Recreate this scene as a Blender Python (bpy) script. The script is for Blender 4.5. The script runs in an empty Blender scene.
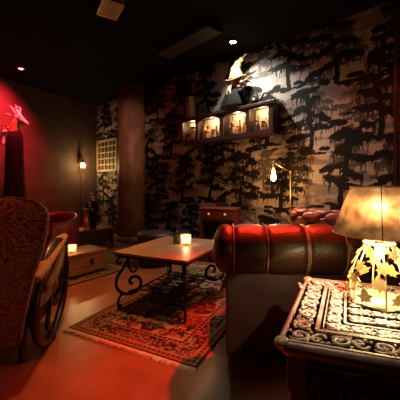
import bpy, bmesh, math, random
import numpy as np
from mathutils import Vector, Matrix
R = math.radians
random.seed(7)
rng = np.random.default_rng(11)
scn = bpy.context.scene
COL = scn.collection
F, H0, HY = 290.0, 1.05, 185.0          # focal length in px, camera height, horizon row

def at(px, py, Z):
    D = F*(H0-Z)/(py-HY)
    return Vector(((px-200)/F*D, D, Z))

# ------------------------------------------------------------------ materials
def newmat(name):
    m = bpy.data.materials.new(name); m.use_nodes = True
    nt = m.node_tree
    return m, nt, nt.nodes['Principled BSDF']

def mat(name, c, rough=.5, metal=0., c2=None, scale=8., bump=0., bscale=60., coat=0., stretch=None, spec=None, emit=None, estr=0., detail=4., lo=.35, hi=.65, trans=0.):
    m, nt, b = newmat(name)
    b.inputs['Base Color'].default_value = (*c, 1)
    b.inputs['Roughness'].default_value = rough
    b.inputs['Metallic'].default_value = metal
    b.inputs['Coat Weight'].default_value = coat
    if spec is not None: b.inputs['Specular IOR Level'].default_value = spec
    if trans: b.inputs['Transmission Weight'].default_value = trans
    tc = nt.nodes.new('ShaderNodeTexCoord'); mp = nt.nodes.new('ShaderNodeMapping')
    nt.links.new(tc.outputs['Object'], mp.inputs['Vector'])
    if stretch: mp.inputs['Scale'].default_value = stretch
    if c2 is not None:
        n = nt.nodes.new('ShaderNodeTexNoise'); n.inputs['Scale'].default_value = scale; n.inputs['Detail'].default_value = detail
        r = nt.nodes.new('ShaderNodeValToRGB')
        r.color_ramp.elements[0].color = (*c, 1); r.color_ramp.elements[1].color = (*c2, 1)
        r.color_ramp.elements[0].position = lo; r.color_ramp.elements[1].position = hi
        nt.links.new(mp.outputs[0], n.inputs['Vector']); nt.links.new(n.outputs['Fac'], r.inputs['Fac'])
        nt.links.new(r.outputs['Color'], b.inputs['Base Color'])
    if bump:
        n2 = nt.nodes.new('ShaderNodeTexNoise'); n2.inputs['Scale'].default_value = bscale; n2.inputs['Detail'].default_value = 3
        bp = nt.nodes.new('ShaderNodeBump'); bp.inputs['Strength'].default_value = bump; bp.inputs['Distance'].default_value = .01
        nt.links.new(mp.outputs[0], n2.inputs['Vector']); nt.links.new(n2.outputs['Fac'], bp.inputs['Height'])
        nt.links.new(bp.outputs[0], b.inputs['Normal'])
    if emit:
        b.inputs['Emission Color'].default_value = (*emit, 1); b.inputs['Emission Strength'].default_value = estr
    return m

def attrmat(name, rough, bump=0., bscale=200.):
    m, nt, b = newmat(name)
    a = nt.nodes.new('ShaderNodeAttribute'); a.attribute_name = 'pattern'
    nt.links.new(a.outputs['Color'], b.inputs['Base Color'])
    b.inputs['Roughness'].default_value = rough; b.inputs['Specular IOR Level'].default_value = .08
    if bump:
        tc = nt.nodes.new('ShaderNodeTexCoord')
        n2 = nt.nodes.new('ShaderNodeTexNoise'); n2.inputs['Scale'].default_value = bscale
        bp = nt.nodes.new('ShaderNodeBump'); bp.inputs['Strength'].default_value = bump; bp.inputs['Distance'].default_value = .01
        nt.links.new(tc.outputs['Object'], n2.inputs['Vector']); nt.links.new(n2.outputs['Fac'], bp.inputs['Height'])
        nt.links.new(bp.outputs[0], b.inputs['Normal'])
    return m

M = {}
M['floor'] = mat('worn_floor', (.27,.10,.042), .32, 0, (.18,.062,.026), 3.5, .10, 30, spec=.5)
M['ceiling'] = mat('black_ceiling', (.007,.006,.006), .95, 0, (.004,.004,.004), 5, .1, 40, spec=.05)
M['dark_wall'] = mat('dark_plaster', (.078,.044,.033), .85, 0, (.05,.028,.021), 4, .15, 25)
M['column'] = mat('column_plaster', (.30,.17,.11), .55, 0, (.16,.085,.06), 7, .25, 18, stretch=(1,1,.45))
M['iron'] = mat('wrought_iron', (.018,.016,.015), .45, .7, bump=.15)
M['black'] = mat('matt_black', (.012,.011,.011), .6)
M['blackmetal'] = mat('black_metal', (.015,.015,.015), .4, .5)
M['dark_wood'] = mat('dark_wood', (.045,.018,.012), .4, 0, (.022,.010,.008), 10, .1, 50, stretch=(1,8,8))
M['chair_wood'] = mat('chair_wood', (.040,.014,.009), .32, 0, (.022,.008,.006), 12, .06, 50, coat=.2)
M['table_top'] = mat('table_top_wood', (.34,.235,.17), .45, 0, (.23,.15,.105), 7, .08, 40, stretch=(1,5,1))
M['leather'] = mat('oxblood_leather', (.050,.024,.011), .38, 0, (.032,.015,.008), 14, .30, 110, spec=.5)
M['leather_base'] = mat('dark_leather_panel', (.050,.022,.014), .5, 0, (.032,.014,.010), 9, .2, 90)
M['piping'] = mat('piping_leather', (.30,.18,.09), .4, bump=.1)
M['tuft_leather'] = mat('tufted_red_leather', (.27,.075,.05), .30, 0, (.18,.045,.032), 12, .12, 90)
M['red_leather'] = mat('red_leather', (.26,.030,.022), .42, 0, (.17,.02,.016), 9, .12, 80)
M['crate'] = mat('crate_wood', (.32,.135,.055), .6, 0, (.17,.07,.028), 6, .25, 40, stretch=(1,7,7))
M['red_wood'] = mat('red_stained_wood', (.17,.028,.018), .4, 0, (.09,.015,.010), 9, .08, 50, stretch=(1,5,5))
M['brass'] = mat('aged_brass', (.45,.30,.13), .35, .85, bump=.05)
M['pale'] = mat('pale_bone', (.82,.68,.55), .6, 0, (.62,.46,.34), 16, .2, 40)
M['tan_fur'] = mat('tan_fur', (.42,.26,.11), .8, 0, (.20,.11,.05), 30, .4, 90)
M['robe'] = mat('black_cloth', (.007,.006,.006), .95, bump=.2, spec=.2)
M['silver'] = mat('cast_silver', (.60,.54,.45), .45, .35, (.42,.36,.29), 25, .25, 90)
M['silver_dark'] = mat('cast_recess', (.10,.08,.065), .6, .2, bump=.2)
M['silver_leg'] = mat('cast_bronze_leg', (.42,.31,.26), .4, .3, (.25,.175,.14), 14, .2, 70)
M['gold'] = mat('gilt_metal', (.62,.42,.16), .42, .35, (.42,.26,.09), 20, .1, 60)
M['wire'] = mat('cream_wire', (.75,.62,.40), .4, .2)
M['wax'] = mat('candle_wax', (.85,.75,.55), .5)
M['fringe'] = mat('cotton_fringe', (.55,.44,.30), .9, bump=.3)
M['hat'] = mat('ochre_felt', (.34,.22,.075), .8, 0, (.18,.11,.04), 14, .35, 50)
M['hair'] = mat('pale_hair', (.48,.42,.30), .8, bump=.5)
M['skin'] = mat('weathered_skin', (.30,.15,.09), .6, 0, (.16,.07,.045), 18, .2, 60)
M['box_panel'] = mat('brown_panel', (.36,.20,.08), .5, 0, (.22,.12,.05), 10, .1, 40)
M['trim_metal'] = mat('trim_metal', (.45,.36,.28), .35, .6)
M['lattice_wood'] = mat('lattice_wood', (.34,.26,.17), .6, 0, (.24,.17,.11), 12)
M['gilt_canister'] = mat('gilt_canister', (.80,.52,.20), .4, .1, (.6,.34,.10), 20)
M['cream_panel'] = mat('cream_panel', (.52,.42,.29), .7, 0, (.34,.25,.16), 14)
def glow(name, c, s):
    return mat(name, c, .5, emit=c, estr=s)
M['bulb'] = glow('bulb_glow', (1.,.62,.25), 40)
M['bulb_soft'] = glow('filament_glow', (1.,.60,.22), 22)
M['flame'] = glow('flame_glow', (1.,.66,.28), 16)
M['lens_white'] = glow('spot_lens_white', (1.,.96,.86), 60)
M['lens_red'] = glow('spot_lens_red', (1.,.06,.05), 30)
M['lens_fill_amber'] = glow('fill_lens_amber', (1.,.3,.1), 20)  # glowing lens of the added amber and warm white fill spots
def glassmat(name, c, rough=.05):
    m, nt, b = newmat(name)
    b.inputs['Base Color'].default_value = (*c, 1); b.inputs['Roughness'].default_value = rough
    b.inputs['Transmission Weight'].default_value = 1.; b.inputs['IOR'].default_value = 1.3
    return m
def cupmat():
    m, nt, b = newmat('candle_glass'); out = nt.nodes['Material Output']
    b.inputs['Base Color'].default_value = (.9,.85,.75,1); b.inputs['Roughness'].default_value = .15
    tl_ = nt.nodes.new('ShaderNodeBsdfTranslucent'); tl_.inputs['Color'].default_value = (.95,.9,.8,1)
    tr_ = nt.nodes.new('ShaderNodeBsdfTransparent')
    m1 = nt.nodes.new('ShaderNodeMixShader'); m1.inputs[0].default_value = .09
    m2 = nt.nodes.new('ShaderNodeMixShader'); m2.inputs[0].default_value = .12
    nt.links.new(tr_.outputs[0], m1.inputs[1]); nt.links.new(tl_.outputs[0], m1.inputs[2])
    nt.links.new(m1.outputs[0], m2.inputs[1]); nt.links.new(b.outputs[0], m2.inputs[2]); nt.links.new(m2.outputs[0], out.inputs['Surface'])
    return m
M['glass'] = cupmat()
def shade_mat():
    m, nt, b = newmat('parchment_shade')
    out = nt.nodes['Material Output']
    tc = nt.nodes.new('ShaderNodeTexCoord'); n = nt.nodes.new('ShaderNodeTexNoise')
    n.inputs['Scale'].default_value = 22; n.inputs['Detail'].default_value = 5
    r = nt.nodes.new('ShaderNodeValToRGB')
    r.color_ramp.elements[0].color = (.11,.055,.026,1); r.color_ramp.elements[1].color = (.36,.235,.13,1)
    r.color_ramp.elements[0].position = .3; r.color_ramp.elements[1].position = .7
    nt.links.new(tc.outputs['Object'], n.inputs['Vector']); nt.links.new(n.outputs['Fac'], r.inputs['Fac'])
    nt.links.new(r.outputs['Color'], b.inputs['Base Color']); b.inputs['Roughness'].default_value = .5
    t = nt.nodes.new('ShaderNodeBsdfTranslucent'); nt.links.new(r.outputs['Color'], t.inputs['Color'])
    mx = nt.nodes.new('ShaderNodeMixShader'); mx.inputs[0].default_value = .6
    nt.links.new(b.outputs[0], mx.inputs[1]); nt.links.new(t.outputs[0], mx.inputs[2])
    tp = nt.nodes.new('ShaderNodeBsdfTransparent'); m3 = nt.nodes.new('ShaderNodeMixShader'); m3.inputs[0].default_value = .03
    nt.links.new(mx.outputs[0], m3.inputs[1]); nt.links.new(tp.outputs[0], m3.inputs[2])
    nt.links.new(m3.outputs[0], out.inputs['Surface'])
    return m
M['shade'] = shade_mat()
def tapestry_mat():
    m, nt, b = newmat('tapestry_fabric')
    tc = nt.nodes.new('ShaderNodeTexCoord')
    n0 = nt.nodes.new('ShaderNodeTexNoise'); n0.inputs['Scale'].default_value = 5; n0.inputs['Detail'].default_value = 2
    mx = nt.nodes.new('ShaderNodeMixRGB'); mx.blend_type = 'ADD'; mx.inputs[0].default_value = .35
    nt.links.new(tc.outputs['Object'], mx.inputs[1]); nt.links.new(n0.outputs['Color'], mx.inputs[2])
    nt.links.new(tc.outputs['Object'], n0.inputs['Vector'])
    v = nt.nodes.new('ShaderNodeTexVoronoi'); v.feature = 'DISTANCE_TO_EDGE'; v.inputs['Scale'].default_value = 24
    nt.links.new(mx.outputs[0], v.inputs['Vector'])
    w = nt.nodes.new('ShaderNodeTexWave'); w.wave_type = 'RINGS'; w.inputs['Scale'].default_value = 15; w.inputs['Distortion'].default_value = 9; w.inputs['Detail'].default_value = 2; w.inputs['Detail Scale'].default_value = 2.2
    nt.links.new(mx.outputs[0], w.inputs['Vector'])
    md = nt.nodes.new('ShaderNodeMath'); md.operation = 'MULTIPLY_ADD'; md.inputs[1].default_value = 1.6
    nt.links.new(v.outputs['Distance'], md.inputs[0]); nt.links.new(w.outputs['Fac'], md.inputs[2])
    r = nt.nodes.new('ShaderNodeValToRGB')
    e = r.color_ramp.elements
    e[0].position = .2; e[0].color = (.075,.020,.018,1); e[1].position = .95; e[1].color = (.34,.20,.11,1)
    x = e.new(.5); x.color = (.17,.035,.028,1); x = e.new(.72); x.color = (.22,.065,.045,1)
    nt.links.new(md.outputs[0], r.inputs['Fac']); nt.links.new(r.outputs['Color'], b.inputs['Base Color'])
    b.inputs['Roughness'].default_value = .75; b.inputs['Sheen Weight'].default_value = .3
    bp = nt.nodes.new('ShaderNodeBump'); bp.inputs['Strength'].default_value = .35; bp.inputs['Distance'].default_value = .006
    nt.links.new(md.outputs[0], bp.inputs['Height']); nt.links.new(bp.outputs[0], b.inputs['Normal'])
    return m
M['tapestry'] = tapestry_mat()
M['arm_fabric'] = mat('arm_upholstery', (.40,.20,.09), .65, 0, (.28,.12,.055), 25, .25, 120)

# ------------------------------------------------------------------ mesh helpers
class MB:
    def __init__(s): s.bm = bmesh.new()
    def box(s, c, size, rot=None):
        m = Matrix.Translation(Vector(c)) @ (rot.to_4x4() if rot else Matrix()) @ Matrix.Diagonal((*size, 1))
        bmesh.ops.create_cube(s.bm, size=1, matrix=m); return s
    def ell(s, c, r, rot=None, u=20, v=12):
        m = Matrix.Translation(Vector(c)) @ (rot.to_4x4() if rot else Matrix()) @ Matrix.Diagonal((*r, 1))
        bmesh.ops.create_uvsphere(s.bm, u_segments=u, v_segments=v, radius=1, matrix=m); return s
    def rings(s, rings, cap=True, closed=False):
        vs = [[s.bm.verts.new(p) for p in ring] for ring in rings]
        n = len(vs[0]); L = len(vs)
        for i in range(L if closed else L-1):
            a, b = vs[i], vs[(i+1) % L]
            for j in range(n):
                try: s.bm.faces.new((a[j], a[(j+1) % n], b[(j+1) % n], b[j]))
                except ValueError: pass
        if cap and not closed:
            s.bm.faces.new(list(reversed(vs[0]))); s.bm.faces.new(vs[-1])
        return s
    def tube(s, pts, r, n=8, closed=False, flat=1.):
        pts = [Vector(p) for p in pts]; L = len(pts)
        rr = r if isinstance(r, (list, tuple)) else [r]*L
        rings = []; up = None
        for i, p in enumerate(pts):
            a = pts[i-1] if (i > 0 or closed) else p
            b = pts[(i+1) % L] if (i < L-1 or closed) else p
            t = (b-a)
            t = t.normalized() if t.length > 1e-9 else Vector((0,0,1))
            if up is None:
                up = Vector((0,0,1)) if abs(t.z) < .9 else Vector((1,0,0))
            x = up - t*up.dot(t)
            x = x.normalized() if x.length > 1e-6 else t.orthogonal().normalized()
            up = x; y = t.cross(x)
            rings.append([p + (x*math.cos(k*2*math.pi/n)*flat + y*math.sin(k*2*math.pi/n))*rr[i] for k in range(n)])
        return s.rings(rings, True, closed)
    def cyl(s, a, b, r0, r1=None, n=20):
        return s.tube([a, b], [r0, r0 if r1 is None else r1], n)
    def lathe(s, prof, loc=(0,0,0), n=28, cap=True):
        loc = Vector(loc)
        return s.rings([[loc + Vector((max(r,1e-4)*math.cos(k*2*math.pi/n), max(r,1e-4)*math.sin(k*2*math.pi/n), z)) for k in range(n)] for r, z in prof], cap)
    def prism(s, pts, th, mtx=None):
        mtx = mtx or Matrix()
        a = [s.bm.verts.new(mtx @ Vector((x, y, -th/2))) for x, y in pts]
        b = [s.bm.verts.new(mtx @ Vector((x, y, th/2))) for x, y in pts]
        n = len(a)
        s.bm.faces.new(list(reversed(a))); s.bm.faces.new(b)
        for i in range(n): s.bm.faces.new((a[i], a[(i+1) % n], b[(i+1) % n], b[i]))
        return s
    def grid(s, f, nu, nv):
        vs = [[s.bm.verts.new(f(i/nu, j/nv)) for j in range(nv+1)] for i in range(nu+1)]
        for i in range(nu):
            for j in range(nv):
                s.bm.faces.new((vs[i][j], vs[i+1][j], vs[i+1][j+1], vs[i][j+1]))
        return s
    def map(s, f):
        for v in s.bm.verts: v.co = f(v.co)
        return s
    def build(s, name, m, parent=None, smooth=False, bevel=0., loc=None, rot=None, remesh=0., sub=0):
        bmesh.ops.recalc_face_normals(s.bm, faces=s.bm.faces)
        me = bpy.data.meshes.new(name); s.bm.to_mesh(me); s.bm.free()
        me.materials.append(M[m] if isinstance(m, str) else m)
        o = bpy.data.objects.new(name, me); COL.objects.link(o)
        if parent: o.parent = parent
        if loc is not None: o.location = loc
        if rot is not None: o.rotation_euler = rot
        if smooth:
            for p in me.polygons: p.use_smooth = True
        if bevel:
            md = o.modifiers.new('bevel', 'BEVEL'); md.width = bevel; md.segments = 2; md.limit_method = 'ANGLE'; md.angle_limit = R(40)
        if remesh:
            md = o.modifiers.new('remesh', 'REMESH'); md.mode = 'VOXEL'; md.voxel_size = remesh; md.use_smooth_shade = True
            md = o.modifiers.new('smooth', 'SMOOTH'); md.iterations = 3
        if sub:
            md = o.modifiers.new('sub', 'SUBSURF'); md.levels = sub; md.render_levels = sub
        return o

def tag(o, label=None, cat=None, group=None, kind=None):
    if label: o['label'] = label
    if cat: o['category'] = cat
    if group: o['group'] = group
    if kind: o['kind'] = kind
    return o
def thing(name, loc, rz, label, cat, group=None):
    o = bpy.data.objects.new(name, None); COL.objects.link(o); o.empty_display_size = .1
    o.location = loc; o.rotation_euler = (0, 0, rz)
    return tag(o, label, cat, group)
def light(kind, name, loc, energy, color, parent=None, radius=.03, target=None, spot=60, blend=.5, local=True):
    L = bpy.data.lights.new(name, kind); L.energy = energy; L.color = color; L.shadow_soft_size = radius
    o = bpy.data.objects.new(name, L); COL.objects.link(o); o.location = loc
    if kind == 'SPOT':
        L.spot_size = R(spot); L.spot_blend = blend
        o.rotation_euler = (Vector(target)-Vector(loc)).to_track_quat('-Z', 'Y').to_euler()
    if parent:
        o.parent = parent
        if not local: o.matrix_parent_inverse = parent.matrix_basis.inverted()
    return o
def spiral(cx, cy, r0, r1, a0, turns, n=26):
    return [(cx+(r0+(r1-r0)*i/n)*math.cos(a0+turns*2*math.pi*i/n), cy+(r0+(r1-r0)*i/n)*math.sin(a0+turns*2*math.pi*i/n)) for i in range(n+1)]
def smoothcurve(pts, k=6):
    """Catmull-Rom through the points"""
    P = [Vector(p) for p in pts]; P = [2*P[0]-P[1]] + P + [2*P[-1]-P[-2]]
    out = []
    for i in range(1, len(P)-2):
        for j in range(k):
            t = j/k
            out.append(.5*((2*P[i]) + (P[i+1]-P[i-1])*t + (2*P[i-1]-5*P[i]+4*P[i+1]-P[i+2])*t*t + (3*P[i]-P[i-1]-3*P[i+1]+P[i+2])*t**3))
    out.append(P[-2])
    return out

# ------------------------------------------------------------------ room frame
CEIL = 2.9
A = R(-42)
d = Vector((math.cos(A), math.sin(A), 0)); n = Vector((-math.sin(A), math.cos(A), 0))   # along the back wall / into the wall
W0 = Vector((.57, 4.13, 0))
def wl(t, off=0, Z=0): return W0 + d*t - n*off + Vector((0, 0, Z))
def wt(px, off=0):
    r = (px-200)/F; b = W0 - n*off
    return (r*b.y - b.x)/(d.x - r*d.y)
def wz(px, py, off=0):
    D = wl(wt(px, off), off).y
    return H0 + (HY-py)*D/F
TL, TR = wt(97), wt(398)
CL = wl(TL); CR = wl(TR)

def smooth_noise(h, w, s):
    gh, gw = int(h/s)+3, int(w/s)+3
    g = rng.random((gh, gw))
    y = np.arange(h)/s; x = np.arange(w)/s
    yi = y.astype(int); xi = x.astype(int); fy = (y-yi)[:, None]; fx = (x-xi)[None, :]
    fy = fy*fy*(3-2*fy); fx = fx*fx*(3-2*fx)
    return (g[yi][:, xi]*(1-fy)*(1-fx) + g[yi+1][:, xi]*fy*(1-fx) + g[yi][:, xi+1]*(1-fy)*fx + g[yi+1][:, xi+1]*fy*fx)

# ---- wallpaper: weeping trees printed over a pale ground
RES = .0085
def wallpaper(wm, hm):
    w, h = int(wm/RES)+1, int(hm/RES)+1
    T = np.zeros((h, w))
    N = .40*smooth_noise(h, w, 9) + .32*smooth_noise(h, w, 4) + .28*smooth_noise(h, w, 2)
    # drifting mist in the printed ground, long in x and soft
    Nh = .5*smooth_noise(h*3, w, 36)[::3][:h] + .3*smooth_noise(h*3, w, 16)[::3][:h] + .2*smooth_noise(h*2, w, 7)[::2][:h]
    T += np.clip((Nh-.46)*2.4, 0, .36)
    yy, xx = np.mgrid[0:h, 0:w]
    def blob(cx, cy, rx, ry, val, tilt=0.):
        x0, x1 = int(max(0, cx-rx*1.5)), int(min(w, cx+rx*1.5)+1); y0, y1 = int(max(0, cy-ry*2-abs(tilt)*rx*1.5)), int(min(h, cy+ry*2+abs(tilt)*rx*1.5)+1)
        if x0 >= x1 or y0 >= y1: return
        X_ = xx[y0:y1, x0:x1]-cx
        q = (X_/rx)**2 + ((yy[y0:y1, x0:x1]-cy-tilt*X_)/ry)**2
        m = q < 1.1 - 2.6*(N[y0:y1, x0:x1]-.44)
        sub = T[y0:y1, x0:x1]; sub[m] = np.maximum(sub[m], val)
    def line(x0, y0, x1, y1, wd, val):
        L = int(max(abs(x1-x0), abs(y1-y0)))+1
        for k in range(L+1):
            q = k/L; x = x0+(x1-x0)*q; y = int(y0+(y1-y0)*q); ww = max(1, wd*(1-.6*q))
            if 0 <= y < h:
                a_, b_ = int(round(x-ww/2)), int(round(x+ww/2)); b_ = max(b_, a_+1)
                if b_ > 0 and a_ < w: T[y, max(0, a_):min(w, b_)] = np.maximum(T[y, max(0, a_):min(w, b_)], val)
    def strand(cx, cy, L, val):
        x = cx
        for k in range(int(L)):
            y = int(cy-k); x += random.uniform(-.45, .45)
            wd = 1 if (k > L*.45 or random.random() < .3) else 2
            a_ = int(round(x)); v_ = val if random.random() > .12 else val*.6
            if 0 <= y < h and a_ >= 0 and a_+wd <= w: T[y, a_:a_+wd] = np.maximum(T[y, a_:a_+wd], v_)
    def tree(cx, base, ht, val, sc=1.):
        lean = random.uniform(-.10, .10); ph = random.uniform(0, 6)
        tx = lambda q: cx + lean*ht*q + 3.5*sc*math.sin(ph+q*5)
        for k in range(int(ht)):
            q = k/ht; wd = (4.2*(1-q)+1.5)*sc; y = int(base+k); x = tx(q)
            if 0 <= y < h: T[y, max(0, int(x-wd/2)):max(0, min(w, int(x+wd/2)+1))] = val
        nb = random.randint(7, 9)
        for i in range(nb):
            q = .26 + .74*i/(nb-1); y = base+ht*q; x0 = tx(q); sd = 1 if (i+int(ph)) % 2 else -1
            L = random.uniform(20, 38)*sc*(1.15-.55*q); dr = random.uniform(-.38, .05)
            line(x0, y, x0+sd*L*.9, y+dr*L*.9, 2.6*sc, val)
            for j in range(6):
                f_ = (j+random.uniform(.2, .9))/6
                bx = x0+sd*L*f_; by = y+dr*L*f_+random.uniform(-2.5, 4)*sc
                blob(bx, by, random.uniform(4.5, 9)*sc, random.uniform(2., 4.4)*sc, val, sd*dr*.7)
                for s_ in range(random.randint(1, 3)):
                    strand(bx+random.uniform(-6, 6)*sc, by-1, random.uniform(4, 17)*sc, val)
        for s_ in range(6): blob(tx(1)+random.uniform(-11, 11)*sc, base+ht+random.uniform(-4, 4)*sc, 6*sc, 3*sc, val)
        for s_ in range(12): blob(cx+random.uniform(-30, 30)*sc, base+random.uniform(-3, 6)*sc, random.uniform(5, 10)*sc, random.uniform(1.6, 3.6)*sc, val)
    for row in range(-1, 6):
        for c in range(-1, int(w/58)+2):
            tree(c*58+(29 if row % 2 else 0)+random.uniform(-10, 10)+24, row*84+random.uniform(-12, 12)+40, random.uniform(44, 66), .55, .75)
    for row in range(-1, 6):
        for c in range(-1, int(w/74)+2):
            tree(c*74+(37 if row % 2 else 0)+random.uniform(-9, 9), row*86+random.uniform(-10, 10), random.uniform(76, 98), 1., 1.1)
    return T

def color_mesh(name, verts, faces, cols, m, parent=None):
    me = bpy.data.meshes.new(name); me.from_pydata(verts, [], faces)
    at_ = me.color_attributes.new('pattern', 'FLOAT_COLOR', 'POINT')
    at_.data.foreach_set('color', np.asarray(cols, dtype=np.float32).ravel())
    me.materials.append(m); me.update()
    o = bpy.data.objects.new(name, me); COL.objects.link(o)
    if parent: o.parent = parent
    return o

def build_back_wall():
    wm = TR-TL; T = wallpaper(wm, CEIL)
    h, w = T.shape
    xs = np.linspace(0, wm, w); zs = np.linspace(0, CEIL, h)
    X, Z = np.meshgrid(xs, zs)
    verts = np.stack([X.ravel(), np.zeros(X.size), Z.ravel()], 1)
    idx = np.arange(h*w).reshape(h, w)
    faces = np.stack([idx[:-1, :-1], idx[:-1, 1:], idx[1:, 1:], idx[1:, :-1]], -1).reshape(-1, 4).tolist()
    stops = [0, .3, .55, 1.]
    pal = np.array([(.32,.28,.25), (.20,.172,.155), (.075,.060,.056), (.012,.010,.010)])
    t = T.ravel(); cols = np.ones((t.size, 4))
    for k in range(3): cols[:, k] = np.interp(t, stops, pal[:, k])
    cols[:, :3] *= (.92+.16*rng.random(t.size))[:, None]
    b = len(verts); e = .12
    bv = [(x, y, z) for x in (-.1, wm+.1) for y in (.002, e) for z in (0, CEIL)]
    verts = verts.tolist() + bv
    cols = np.vstack([cols, np.tile([.02,.016,.016,1], (8, 1))])
    for f in ((0,1,3,2), (4,6,7,5), (0,4,5,1), (2,3,7,6), (1,5,7,3), (0,2,6,4)): faces.append([b+i for i in f])
    m = attrmat('tree_wallpaper', .62, .08, 150)
    o = color_mesh('wall_back', verts, faces, cols, m)
    o.location = CL; o.rotation_euler = (0, 0, A); o['kind'] = 'structure'
build_back_wall()
LW = Vector((-1.01, -1.86, 0)).normalized()        # left wall runs from the corner towards the camera
def lw(s, off=0, Z=0):
    nn = Vector((-LW.y, LW.x, 0))                  # into the room
    return CL + LW*s + nn*off*(-1 if nn.x < 0 else 1) + Vector((0, 0, Z))
def slab(name, a, b, out, m):
    mb = MB(); dirv = (b-a); L = dirv.length
    mb.box((L/2, out*.06, CEIL/2), (L, .12, CEIL))
    o = mb.build(name, m, loc=a, rot=(0, 0, math.atan2(dirv.y, dirv.x))); o['kind'] = 'structure'; return o
slab('wall_left', CL, CL+LW*7.6, -1, 'dark_wall')
RE = CR + Vector((.62, -3.9, 0))
slab('wall_right', CR, RE, 1, 'dark_wall')
LE = CL+LW*7.6
slab('wall_front', LE, Vector((RE.x, LE.y if LE.y < RE.y else RE.y, 0)), -1, 'dark_wall')
xs0, xs1, ys0, ys1 = LE.x-.4, RE.x+.4, LE.y-.4, CL.y+.4
tag(MB().box(((xs0+xs1)/2, (ys0+ys1)/2, -.05), (xs1-xs0, ys1-ys0, .1)).build('floor', 'floor'), kind='structure')
tag(MB().box(((xs0+xs1)/2, (ys0+ys1)/2, CEIL+.05), (xs1-xs0, ys1-ys0, .1)).build('ceiling', 'ceiling'), kind='structure')
# slim corner trim at the right end of the papered wall
p = wl(TR-.02, .012)
tag(MB().box((0, 0, CEIL/2), (.03, .02, CEIL-.01)).build('trim_1', 'dark_wood', loc=p, rot=(0, 0, A)), kind='structure')

# ------------------------------------------------------------------ column
cpos = Vector((-1.30, 5.50, 0))
t = thing('column', cpos, 0, 'thick round plaster column standing before the papered wall', 'column')
MB().lathe([(.255, .10), (.252, 1.4), (.25, CEIL-.002)], n=48).build('shaft', 'column', t, True)
MB().lathe([(.275, 0), (.275, .045), (.27, .07), (.26, .10), (.2, .10)], n=48).build('base_ring', 'column', t, True)

# ------------------------------------------------------------------ ceiling things
def spotfix(name, loc, label, lens, tgt, energy, color, spot, blend, rad=.03):
    t = thing(name, loc, 0, label, 'spotlight', 'ceiling spotlights')
    MB().lathe([(.062, 0), (.066, -.01), (.058, -.03), (.050, -.034), (.044, -.024), (.0, -.024)]).build('housing', 'blackmetal', t, True)
    MB().lathe([(.0, -.0245), (.034, -.0245), (.034, -.028), (.02, -.031), (0, -.032)]).build('lens', lens, t, True)
    light('SPOT', name+'_light', Vector(loc)+Vector((0, 0, -.06)), energy, color, None, .05, tgt, spot, blend)
    return t
sp = Vector((.42, 3.70, CEIL))
spotfix('ceiling_spotlight', sp, 'white ceiling spotlight glowing above the pointed-hat figure', 'lens_white', (.42+.45, 3.70+.28, CEIL-.06-1.3), 190, (1., .96, .84), 112, 1.)
rs = Vector((-2.81, 4.55, CEIL))
spotfix('ceiling_spotlight', rs, 'small red ceiling spotlight glowing in the dark corner at left', 'lens_red', (-3.50, 4.50, 1.95), 560, (1., .030, .055), 132, .9)
ks = Vector((.80, 2.45, CEIL))
spotfix('ceiling_spotlight', ks, 'red ceiling spotlight above the two leather sofas', 'lens_red', (.15, 1.66, 0), 720, (1., .030, .010), 41, .8)
spotfix('ceiling_spotlight', Vector((-1.0, 2.74, CEIL)), 'added amber fill spotlight, out of view, over the scroll-legged coffee table', 'lens_fill_amber', (-1.18, 2.42, 0), 235, (1., .33, .095), 58, .9)  # added lamp, unseen: gives the floor and tabletop their orange light
spotfix('ceiling_spotlight', Vector((-.55, 2.75, CEIL)), 'added amber fill spotlight, out of view, turned towards the round column', 'lens_fill_amber', (-1.32, 5.5, 1.85), 140, (1., .48, .30), 32, .9)  # added lamp, unseen: brightens the column
spotfix('ceiling_spotlight', Vector((1.25, 2.2, CEIL)), 'added rose fill spotlight, out of view, turned towards the papered wall at right', 'lens_red', (1.75, 3.2, 1.0), 34, (1., .17, .085), 62, .9)  # added lamp, unseen: brings reddish light to the right of the wallpaper

spotfix('ceiling_spotlight', Vector((-1.5, .3, CEIL)), 'added rose fill spotlight, out of view, above the tapestry armchair', 'lens_red', (-1.3, 1.5, .7), 60, (1., .13, .10), 32, .9)  # added fill lamp near the camera, unseen: lifts the dark chair back
spotfix('ceiling_spotlight', Vector((.34, .80, CEIL)), 'added warm white fill spotlight, out of view, above the ornate metal side table', 'lens_fill_amber', (.46, 1.0, .6), 62, (1., .76, .52), 22, 1.)  # added lamp, unseen: lightens the ornate tabletop
p = Vector((-.92, 2.97, CEIL))
t = thing('vent_panel', p, R(-58), 'brown rectangular panel fixed to the ceiling at the upper left', 'ceiling panel')
MB().box((0, 0, -.03), (.30, .20, .058)).build('panel', 'box_panel', t, bevel=.004)
f = MB()
for x in (-.15, .15): f.box((x, 0, -.03), (.012, .212, .062))
for y in (-.10, .10): f.box((0, y, -.03), (.312, .012, .062))
f.build('frame', 'trim_metal', t)
p = Vector((-.10, 3.52, CEIL))
t = thing('ceiling_duct', p, R(-47), 'black flat duct box on the ceiling left of the white spotlight', 'duct')
MB().box((-.1, 0, -.06), (.95, .22, .118)).build('duct_body', 'black', t, bevel=.01)
MB().box((.385, 0, -.06), (.02, .24, .118)).build('end_flange', 'blackmetal', t)

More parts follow.
